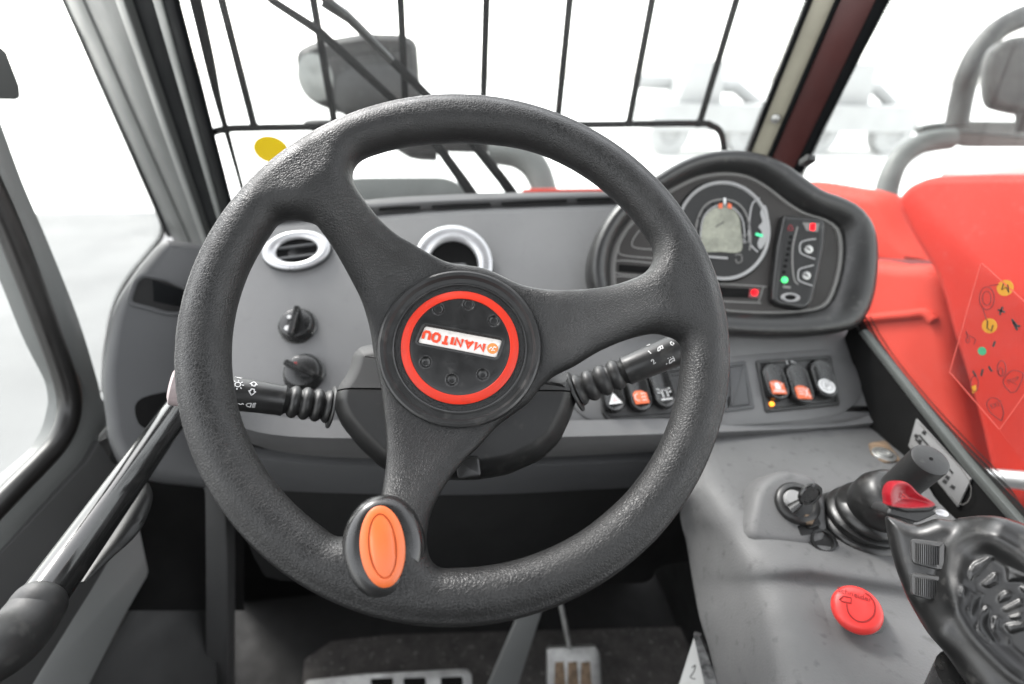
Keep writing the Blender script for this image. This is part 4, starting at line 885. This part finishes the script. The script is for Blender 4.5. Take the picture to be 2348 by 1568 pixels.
# left quarter window and its trim
mk('side_window', slab(LS, LS.pp([(-400,-200),(150,-60),(375,520),(372,560),(300,700),(250,1000),(-400,1300)]), -.005, 0, .0005), M['glassl'], cab)
frit('glass_border', LS, [(146,-40),(260,240),(345,450),(372,515),(372,545),(345,582),(292,648),(262,710),(243,800),(236,900)], [(134,-40),(248,240),(335,450),(360,508),(358,538),(330,575),(280,640),(250,704),(232,800),(226,900)], .002, cab)
TL = Fr(at(400, 760, .66), (.50, -.66, .56))
trim = [(372,548),(400,545),(475,558),(520,600),(600,640),(620,900),(600,1100),(430,1110),(300,1080),(252,1010),(242,950),(234,880),(241,800),(262,700),(300,632),(340,580)]
mk('side_pod', prism(TL, cat(TL.pp(trim), 4), [(.0, -.09), (0, -.012), (.003, -.004), (.010, 0), (.014, .001)]), M['dashd'], cab, ang=50)
pk = [(302,692),(316,648),(330,636),(380,645),(425,665),(440,700),(430,716),(385,715),(345,703)]
po = rnd(TL.pp(pk, .001), .004, 3)
mk('pocket_rim', prism(TL, po, [(-.006, -.001), (-.005, .0025), (-.002, .003), (0, .0015)], cap0=False, cap1=False), M['dashd'], cab)
mk('pocket_floor', join(prism(TL, po, [(0, .0012), (0, .0016)])), M['knee'], cab)
mk('pocket_wall', slab(TL, TL.pp([(350,642),(428,668),(424,705),(352,690)], .002), .0010, .0022, .0003), M['pillard'], cab)
hl = cat(TL.pp([(309,940),(318,918),(345,906),(400,895),(430,890),(440,960),(380,985),(325,978)], .001), 4)
mk('trim_hole', prism(TL, hl, [(0, .0008), (0, .0018)]), M['void'], cab)
# unseen roof, added to keep sky light off the interior
mk('unseen_roof', box((-.03, -.12, 1.80), (1.2, 1.15, .04)), M['pillard'], cab, smooth=False)
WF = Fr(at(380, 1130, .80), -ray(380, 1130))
mk('foot_well_filler', slab(WF, WF.pp([(250,1000),(560,1000),(560,1400),(250,1400)]), -.01, 0), M['void'], cab)  # dark sheet added to block the bright outside below the side pod
# floor, walls below
FL = Fr((0, .6, 0), (0, 0, 1), up=(0, 1, 0))
mk('floor_plate', box((-.06, .3, -.012), (1.1, 1.5, .02)), M['knee'], cab, smooth=False)
mk('firewall', box((-.03, .86, .33), (.92, .03, .66)), M['void'], cab, smooth=False)
mk('lower_wall', box((-.59, .2, .25), (.02, 1.3, .52)), M['knee'], cab, smooth=False)
mk('lower_wall', box((.47, .2, .25), (.02, 1.3, .52)), M['knee'], cab, smooth=False)
mk('unseen_rear_wall', box((-.06, -.62, .55), (1.1, .03, 1.15)), M['knee'], cab, smooth=False)  # unseen, added to darken the cab, kept low to admit rear light
mk('floor_post', slab(Fr((0, .55, .3), (0, -1, 0)), Fr((0, .55, .3), (0, -1, 0)).pp([(440,960),(500,960),(516,1140),(522,1300),(524,1640),(470,1640),(470,1300),(468,1140)]), -.03, 0, .004), M['panel'], cab)
mk('floor_mat', slab(FL, FL.pp([(690,1640),(700,1520),(760,1478),(900,1462),(1700,1440),(1750,1640)]), .001, .012), M['mud'], cab)
# ---------------- pedals
def rod(a, b, r, n=10): return tube([a, b], r, n)
PF = Fr(at(900, 1545, .95), (0, -.55, .83))
fp_ = thing('foot_plate', at(900, 1560, .97), 'grey perforated foot plate on the dark cab floor', 'foot plate')
mk('plate', slab(PF, rnd(PF.pp([(700,1560),(830,1545),(1070,1533),(1082,1545),(1085,1660),(680,1660)]), .006), -.012, 0), M['steel'], fp_)
for x in (850, 925, 1010): mk('plate_hole', slab(PF, rnd(PF.pp([(x, 1556-(x-850)*.02), (x+50, 1554-(x-850)*.02), (x+52, 1572), (x, 1574)]), .003), 0, .0008, .0002), M['void'], fp_)
pe = thing('brake_pedal', at(1315, 1500, .92), 'worn metal pedal pad hanging from a thin rod', 'pedal')
PP = Fr(at(1315, 1520, .92), (0, -.75, .66))
pad = mk('pedal_pad', slab(PP, rnd(PP.pp([(1254,1486),(1366,1482),(1376,1500),(1384,1660),(1254,1660)]), .006), -.012, 0), M['steel'], pe)
for x in (1272, 1302, 1332): mk('pad_groove', slab(PP, PP.pp([(x, 1518), (x+20, 1516), (x+26, 1600), (x-2, 1600)]), 0, .0008, .0002), M['rust'], pad)
mk('pedal_rod', rod(at(1278, 1350, .93), at(1306, 1486, .92), .005), M['steel'], pe)
pf2 = Fr(at(1180, 1480, .90), (0, -.9, .4))
pa = thing('pedal_arm', at(1150, 1540, .90), 'flat grey lever arm slanting down to the floor', 'lever arm')
mk('arm', slab(pf2, pf2.pp([(1210,1360),(1256,1360),(1178,1600),(1108,1600)]), -.008, 0), M['doorgrey'], pa)
# label and foam strip on the console flank
fl = Fr(at(1610, 1520, .60), (-.6, -.7, .25))
t = thing('warning_label', at(1600, 1520, .60), 'white label plate below the left edge of the console', 'label')
mk('plate', slab(fl, fl.pp([(1590,1462),(1640,1620),(1540,1620)]), -.004, 0, .0005), M['lensw'], t)
mk('label_print', ribbon(fl, cat(fl.pp([(1586,1530),(1594,1524),(1590,1540),(1582,1552),(1594,1556)]), 3, False), .0012, .0003), M['line'], t)
o = mk('foam_strip', slab(fl, fl.pp([(1590,1452),(1606,1456),(1655,1580),(1665,1640),(1632,1640)]), -.004, .003, .0008), M['foam']); tag(o, 'speckled black and grey foam strip along the console flank beside the white label', 'foam strip')
# ================================================================== DOOR
door = thing('cab_door', DR.at(150, 1200), 'grey cab door frame with rounded window corner, black seal and dark lower panel', 'door')
f_out = [(-160,-160),(-60,110),(0,270),(55,420),(110,547),(183,730),(227,876),(236,915),(252,930),(253,970),(232,997),(226,1018),(199,1062),(105,1162),(0,1275),(-150,1430)]
f_in = [(-300,-250),(-100,150),(0,411),(30,482),(66,576),(135,766),(179,861),(188,890),(191,915),(189,935),(178,981),(152,1028),(120,1060),(52,1123),(0,1186),(-150,1340)]
A_ = cat([np.array(DR.px(*p)) for p in f_out], 4, False); B_ = cat([np.array(DR.px(*p)) for p in f_in], 4, False)
rings = [[DR.P(*a, -.045) for a in A_], [DR.P(*a, -.003) for a in A_], [DR.P(*(a*.93+b_*.07), .0) for a, b_ in zip(A_, B_)], [DR.P(*(a*.5+b_*.5), .001) for a, b_ in zip(A_, B_)], [DR.P(*(a*.12+b_*.88), -.001) for a, b_ in zip(A_, B_)], [DR.P(*b_, -.006) for b_ in B_], [DR.P(*b_, -.045) for b_ in B_]]
mk('door_frame', loft(rings, closed=False), M['doorgrey'], door, ang=45)
f_seal = [(-200,70),(-100,270),(0,478),(60,624),(115,770),(148,868),(159,925),(151,975),(126,1022),(88,1064),(26,1126),(-60,1215),(-150,1310)]
mk('door_seal', tube([DR.at(x, y, -.008) for x, y in f_seal], .0125, 18, smooth=6), M['seal'], door, ang=80)
mk('seal_lip', tube([DR.at(x, y, .0005) for x, y in [(-100,165),(0,418),(64,577),(132,768),(174,862),(184,905),(183,940),(172,985),(146,1028),(48,1124),(0,1183),(-100,1290)]], .0018, 8, smooth=5), M['sealb'], door)
DI = Fr(DR.at(100, 1300)+np.array([0.012, 0, 0]), (1, -.15, .1))
mk('lower_panel', slab(DI, DI.pp([(-150,1420),(0,1270),(105,1158),(199,1060),(228,1010),(262,1060),(330,1100),(315,1180),(215,1350),(79,1568),(40,1640),(-150,1700)]), -.03, 0, .004), M['panel'], door)
SB = Fr(DR.at(260, 1400)+np.array([.03, 0, 0]), (.9, -.3, .45))
mk('sill_beam', slab(SB, cat(SB.pp([(320,1160),(380,1150),(440,1146),(450,1165),(425,1205),(367,1280),(290,1410),(160,1640),(20,1640),(90,1540),(210,1340)]), 3), -.03, 0, .006), M['doorgrey'], door)
SC = Fr(SB.O+np.array([.02, .03, -.03]), (.6, -.6, .5))
mk('kick_panel', slab(SC, SC.pp([(448,1110),(500,1120),(500,1660),(150,1660),(290,1410),(420,1205)]), -.02, 0, .004), M['kick'], cab)
o = None
# grab rail
ra, rb_ = at(425, 915, .56), at(95, 1375, .345)
rail = thing('grab_rail', (ra+rb_)/2, 'glossy black tubular grab rail with rubber end grip slanting beside the door', 'grab rail')
mk('rail_tube', tube([ra+(ra-rb_)*.12, ra, rb_], .0138, 28), M['tubegloss'], rail)
rd = unit(rb_-ra)
mk('rubber_grip', tube([rb_-rd*.002, rb_+rd*.001, at(80,1400,.340), at(50,1440,.330), at(10,1475,.318), at(-40,1500,.305), at(-110,1530,.295)], [.0141, .0158, .0162, .0172, .0185, .0190, .019], 28, smooth=4), M['rubber'], rail, ang=60)
mk('protective_wrap', tube([at(330,1110,.485), at(318,1150,.468), at(285,1215,.44), at(235,1275,.415), at(190,1335,.39)], [.004, .011, .0125, .008, .002], 12, smooth=5, flat=.45), M['cover'], rail)
mk('end_plate', slab(TL, cat(TL.pp([(405,855),(430,850),(440,905),(415,905)], .01), 3), .0, .006), M['pink'], rail)
t = mk('mirror_bracket', slab(DR, rnd(DR.pp([(-120,20),(-10,120),(20,198),(22,222),(16,228),(-120,222)]), .002), -.004, .012, .002), M['pillar']); tag(t, 'small grey bracket corner at the upper left edge by the door', 'bracket')
# ================================================================== ON AND BEYOND THE WINDSCREEN
o = mk('round_sticker', prism(WS, circ(.5*math.dist(WS.px(583, 343), WS.px(662, 343)), 48, c=WS.px(622, 343), ry=.5*math.dist(WS.px(622, 313), WS.px(622, 373))), [(0, .0006), (0, .0010)]), M['yellow']); tag(o, 'plain yellow round sticker on the lower left of the windscreen', 'sticker')
gd = thing('window_guard', GD.at(1100, 290), 'black steel bar guard standing in front of the windscreen', 'window guard')
mk('bottom_rail', tube([GD.at(x, y) for x, y in ((440,345),(480,308),(520,296),(590,293),(900,289),(1330,286),(1590,283),(1630,288),(1652,305),(1660,345))], 0.0052, 10, smooth=5), M['pillard'], gd)
for x0, x1, y1 in ((508, 583, 292), (718, 768, 291), (918, 932, 290), (1115, 1106, 288), (1306, 1277, 287), (1495, 1441, 285), (1688, 1603, 284)):
    mk('guard_bar', tube([GD.at(x0-(x1-x0)*.4, -115), GD.at(x0, 0), GD.at(x1, y1)], 0.0052, 10), M['pillard'], gd)
    mk('weld', tube([GD.at(x1-(x1-x0)*.06, y1-16), GD.at(x1, y1-4), GD.at(x1, y1+2)], [.0042, .0064, .0095], 10), M['pillard'], gd)
mk('side_rod', tube([GD.at(x, y) for x, y in ((430,-60),(448,0),(478,130),(500,230),(530,340),(556,435))], [.008, .0075, .007, .005, .0035, .003], 10, smooth=4), M['pillard'], gd)
wp = thing('windscreen_wiper', WPR.at(1150, 430), 'black twin-arm windscreen wiper crossing the guard diagonally', 'wiper')
mk('wiper_arm', tube([WPR.at(x, y) for x, y in ((560,-70),(622,0),(730,70),(905,232),(1000,330),(1065,420),(1085,450))], [.0045, .0045, .0055, .0052, .0065, .008, .0085], 10), M['pillard'], wp)
mk('wiper_arm', tube([WPR.at(x, y) for x, y in ((660,-80),(748,0),(792,32),(975,215),(1075,318),(1150,410),(1175,445))], [.0045, .0050, .0060, .0055, .0065, .008, .0085], 10), M['pillard'], wp)
mk('wiper_blade', tube([WPR.at(742, 0, .004), WPR.at(800, 42, .004), WPR.at(900, 140, .004)], [.008, .006, .004], 8), M['black'], wp)
# work light
WL = Fr(at(830, 170, 1.75), (.15, -.95, .1))
wl = thing('work_light', WL.at(830, 170), 'grey boxy work lamp on a bracket outside the windscreen', 'work light')
wo = rnd(WL.pp([(676,115),(720,92),(830,74),(925,76),(958,92),(963,160),(962,235),(900,262),(790,262),(720,235),(690,212),(680,160)]), .03, 4)
body = mk('lamp_housing', prism(WL, wo, [(.05, -.22), (.0, -.12), (0, -.02), (.02, .0), (.04, -.004)]), M['outgrey'], wl)
mk('lamp_lens', prism(WL, rnd(WL.pp([(684,150),(745,135),(762,170),(757,232),(725,236),(694,208)]), .015), [(0, -.01), (0, .006), (.006, .010)]), M['outgrey'], wl)
mk('reflector', lathe(WL.sub(722, 178, .010), [(.055, 0), (.04, .006), (.01, .008)], 20, cap1=True, sy=1.3), M['lens'], wl)
mk('lamp_rear_bulge', prism(WL, cat(WL.pp([(770,180),(850,150),(950,165),(962,235),(900,268),(790,266)]), 4), [(0, -.02), (.0, .01), (.03, .03)]), M['outgrey'], wl)
mk('lamp_stem', tube([WL.at(900, 240, -.06), WL.at(930, 330, -.06), WL.at(1000, 345, -.06)], .04, 12, smooth=4), M['outgrey'], wl)
br = thing('lamp_bracket', at(980, 345, 1.8), 'dark grey horizontal lamp bracket seen under the wheel rim top', 'bracket')
B1 = Fr(at(980, 335, 1.8), (0, -1, 0))
mk('cross_bar', slab(B1, rnd(B1.pp([(690,276),(1180,285),(1210,320),(1180,352),(1090,352),(890,346),(700,300)]), .02), -.08, 0, .01), M['outgrey'], br)
mk('curved_arm', tube([at(1130,345,1.75), at(1190,352,1.72), at(1230,390,1.7), at(1252,450,1.68), at(1262,480,1.66)], [.045, .05, .045, .04, .04], 14, smooth=5), M['outlight'], br)
B2 = Fr(at(940, 430, 1.5), (0, -.9, .42))
o = mk('front_mudguard', slab(B2, rnd(B2.pp([(700,415),(830,404),(1020,403),(1060,420),(1078,470),(700,490)]), .03), -.06, 0, .012), M['outlight']); tag(o, 'flat grey mudguard top showing low through the windscreen', 'mudguard')
B3 = Fr(at(1310, 440, 1.6), (0, -.9, .42))
o = mk('boom_edge', slab(B3, B3.pp([(1200,431),(1480,428),(1480,470),(1200,470)]), -.1, 0, .01), M['redpaint2']); tag(o, 'thin strip of red bodywork at the foot of the windscreen', 'bodywork')
# ================================================================== ENGINE HOOD ON THE RIGHT
eh = thing('engine_hood', (1.2, .9, .3), 'bright red vehicle engine hood seen through the right window', 'engine hood')
E1 = Fr((.80, .8, .6), (-1, -.18, .10))
mk('main_cover', prism(E1, cat(E1.pp([(2052,470),(2068,432),(2110,408),(2180,400),(2400,398),(2900,420),(2900,1700),(2420,1500),(2290,1180),(2232,950),(2175,760),(2140,640),(2085,545)]), 5), [(.0, -.55), (0, -.02), (.005, -.006), (.016, 0)]), M['redpaint'], eh, ang=60)
E2 = Fr((1.02, 1.0, .6), (-1, -.35, .25))
mk('front_cover', prism(E2, cat(E2.pp([(1780,455),(1835,412),(1960,425),(2035,445),(2075,520),(2140,590),(2155,625),(2080,640),(1950,600),(1800,560)]), 4), [(0, -.2), (0, -.03), (.02, 0), (.04, .004)]), M['redpaint2'], eh, ang=60)
mk('shadow_gap', slab(E2, E2.pp([(1960,590),(2150,598),(2155,625),(1960,612)], .01), -.01, .012, .002), M['darkred'], eh)  # dark red strip paints in the shade between the covers
E3 = Fr((.92, .9, .5), (-1, -.25, .18))
mk('lower_cover', prism(E3, cat(E3.pp([(1920,620),(2060,606),(2150,618),(2172,720),(2200,900),(2250,1120),(2300,1350),(2300,1700),(1900,1400),(1850,900)]), 4), [(0, -.2), (0, -.02), (.012, 0), (.03, .003)]), M['redpaint2'], eh, ang=60)
mk('cover_edge', tube([E3.at(x, y, .006) for x, y in ((1960,742),(2000,730),(2080,722),(2120,718),(2140,735))], .010, 10, smooth=4), M['redpaint2'], eh)
E5 = Fr((1.55, 1.2, .8), (-1, -.3, .5))
mk('hood_top', slab(E5, cat(E5.pp([(2150,400),(2170,385),(2240,362),(2330,345),(2600,330),(2600,440),(2150,440)]), 3), -.3, 0, .02), mat('overlit_hood_pink', (.50, .22, .21), .4), eh)  # top of the red hood, coloured pale pink for overexposed daylight
mk('silver_bar', tube([E1.at(2262, 1094, .03), E1.at(2480, 1114, .03)], .014, 12), M['chrome'], eh)
# mirror on its bracket
mr_ = thing('outside_mirror', at(2180, 300, 1.6), 'dusty grey mirror on a bent tube bracket above the red hood', 'mirror')
mk('bracket_tube', tube([at(x, y, d) for x, y, d in ((2192,290,1.55), (2205,220,1.53), (2222,160,1.5), (2252,105,1.48), (2300,60,1.46), (2380,30,1.44), (2500,20,1.42))], .030, 14, smooth=5), M['outgrey'], mr_)
MB_ = Fr(at(2250, 300, 1.6), (-.4, -.9, .1))
mk('bracket_beam', slab(MB_, rnd(MB_.pp([(2108,290),(2140,282),(2200,276),(2520,280),(2520,338),(2230,338),(2150,322),(2112,305)]), .01), -.05, 0, .01), M['outlight'], mr_)
mk('bracket_foot', tube([at(x, y, d) for x, y, d in ((2180,318,1.62), (2110,330,1.62), (2062,365,1.62), (2036,420,1.62), (2024,500,1.62))], .032, 14, smooth=5), M['outlight'], mr_)
MM = Fr(at(2340, 170, 1.3), (-.5, -.85, .1))
mk('mirror_head', prism(MM, cat(MM.pp([(2270,130),(2290,100),(2340,82),(2450,90),(2500,180),(2480,260),(2380,265),(2290,250),(2268,228),(2264,180)]), 4), [(.03, -.09), (0, -.05), (0, -.01), (.012, 0), (.02, 0)]), M['outgrey'], mr_, ang=60)
mk('mirror_joint', tube([MM.at(2350, 230, -.02), MM.at(2350, 300, -.02)], .02, 12), M['outgrey'], mr_)
# distant machines
def machine(name, px, py, s, label):
    r = ray(px, py); t = 16.0/r[1]; b0 = CAM+t*r; b0[2] = G
    m_ = thing(name, b0, label, 'machine', 'pale machines parked far behind')
    x, y, z = b0
    mk('chassis', box((x, y, z+1.0*s), (3.6*s, 1.8*s, .7*s)), M['pale'], m_, smooth=False)
    cf = Fr((x, y-.5*s, z), (0, -1, 0))
    mk('cab', slab(cf, rnd([(-1.0*s, 1.3*s), (.35*s, 1.3*s), (.25*s, 2.45*s), (-.75*s, 2.45*s)], .12*s), -.9*s, 0, .05), M['pale'], m_)
    mk('boom', tube([(x-1.9*s, y+.5*s, z+1.9*s), (x+1.2*s, y+.5*s, z+1.8*s), (x+2.5*s, y+.5*s, z+1.0*s)], .2*s, 8), M['pale'], m_)
    for dx in (-1.2, 1.2): mk('wheel', lathe(Fr((x+dx*s, y-.8*s, z+.6*s), (0, -1, 0)), [(.6*s, -.4*s), (.6*s, 0), (.3*s, .02), (.25*s, -.06)], 24, cap0=True, cap1=True), M['pale'], m_)
machine('parked_machine', 1600, 300, 1.0, 'haze-pale grey machine parked far off behind the guard bars')
machine('parked_machine', 1925, 300, 1.0, 'haze-pale grey machine parked far off right of the maroon pillar')
# lever pattern sticker on the black trim
sf = Fr(RT_.at(2150, 1060, .002), RT_.n)
st = thing('lever_pattern_sticker', sf.O, 'grey diamond shaped lever pattern sticker on the black trim under the right window', 'sticker')
sp_ = mk('plate', slab(sf, sf.pp([(2101,960),(2226,1098),(2196,1162),(2083,1022)]), -.001, .0008, .0003), M['stickergrey'], st)
prt('border', sp_, M['line'], [(2103,967),(2220,1099),(2194,1153),(2089,1021)], wd=.0007, h=.001, closed=False, fr=sf)
prt('pattern', sp_, M['bprint'], [(2107,997),(2140,1036),(2168,1066),(2184,1085)], [(2098,1006),(2110,1020)], wd=.0022, h=.001, fr=sf)
f = [sf.sub(x, y, .001) for x, y in ((2100, 1000), (2108, 1012), (2171, 1095), (2165, 1104), (2183, 1117), (2118, 992))]
mk('symbols', join(*[slab(q, [(-.0024, -.002), (.0024, -.0014), (.002, .003), (-.0018, .0022)], 0, .0004, .0001) for q in f]), M['bprint'], sp_)
# instruction decal on the right glass
df = Fr(RS.at(2270, 780, .0015), RS.n)
dc = thing('instruction_decal', df.O, 'transparent pictogram decal stuck on the right window in front of the red hood', 'decal')
dp_ = rnd(df.pp([(2249,602),(2380,720),(2560,900),(2400,1160),(2300,985),(2180,845),(2212,720)]), .006)
mk('film', prism(df, rnd(df.pp([(2248,600),(2520,850),(2400,1130),(2290,985),(2172,850)]), .008), [(0, 0), (0, .0004)]), film, dc)
prt('film_edge', dc, mat('film_edge', (.42, .06, .045), .4), [(2178,850),(2248,604)], [(2250,603),(2380,720),(2500,835)], [(2176,852),(2290,984)], [(2292,984),(2380,860)], wd=.0010, h=.0006, fr=df)
_prt = prt
def prt(name, par, m, *strokes, **k):
    if name != 'pictogram': return _prt(name, par, m, *strokes, **k)
    for q in strokes: _prt(name, par, m, q, **k)
def disc(px, py, r, m, nm): return mk(nm, lathe(df.sub(px, py, .0006), [(r, 0), (r, .0002)], 24, cap1=True), m, dc)
disc(2304, 660, .0075, M['yellow2'], 'yellow_disc'); disc(2268, 747, .0072, M['yellow2'], 'yellow_disc'); disc(2251, 805, .0042, M['green'], 'green_disc')
def ellp(px, py, rx, ry, n=16): return [(px+rx*math.cos(a), py+ry*math.sin(a)) for a in np.linspace(0, 2*math.pi, n)]
mkr = M['darkred']
_prt('pictogram', dc, M['bprint'], [(2287,710),(2304,716)], [(2298,703),(2292,722)], wd=.0019, h=.0008, fr=df)
prt('pictogram', dc, M['bprint'], [(2319,732),(2333,748),(2338,745)], [(2322,738),(2332,757)], [(2281,782),(2276,795)], [(2266,840),(2274,852)], [(2253,846),(2249,862)], [(2230,850),(2238,864)], wd=.0019, h=.0008, fr=df)
prt('pictogram', dc, mkr, ellp(2262, 684, 17, 26), ellp(2262, 684, 10, 16), ellp(2296, 845, 10, 18, 9), ellp(2294, 852, 5, 9, 9), ellp(2234, 880, 9, 18, 9), [(2213,762),(2222,770),(2236,778),(2232,790)], [(2215,758),(2218,776)], ellp(2218, 780, 4, 6, 9), [(2268,655),(2290,652)], [(2250,700),(2262,735)], wd=.0009, h=.0008, fr=df)
prt('pictogram', dc, mkr, [(2316,900),(2300,880),(2305,862),(2320,850),(2338,852),(2345,862),(2330,895),(2316,900)], [(2295,965),(2270,945),(2262,925),(2272,912),(2290,918),(2300,945),(2295,965)], [(2310,870),(2330,882)], wd=.0009, h=.0008, fr=df)
mk('yellow_patch', slab(df, df.pp([(2228,886),(2238,882),(2240,898),(2230,902)]), .0005, .0009, .0001), M['yellow2'], dc)
mk('disc_symbol', join(ribbon(df, df.pp([(2300,650),(2296,664),(2306,658),(2312,670),(2310,652)], .001), .0008, .001), ribbon(df, df.pp([(2264,735),(2262,752),(2272,758),(2276,745)], .001), .0008, .001)), M['bprint'], dc)
mk('lettering', join(text_geo('EXIT', Fr(df.sub(2284, 928, .0008).O, df.n, up=df.v*.6-df.u*.8), .0062, 0), text_geo('STOP', Fr(df.sub(2322, 872, .0008).O, df.n, up=df.v*.6-df.u*.8), .0050, 0)), M['bprint'], dc, smooth=False)
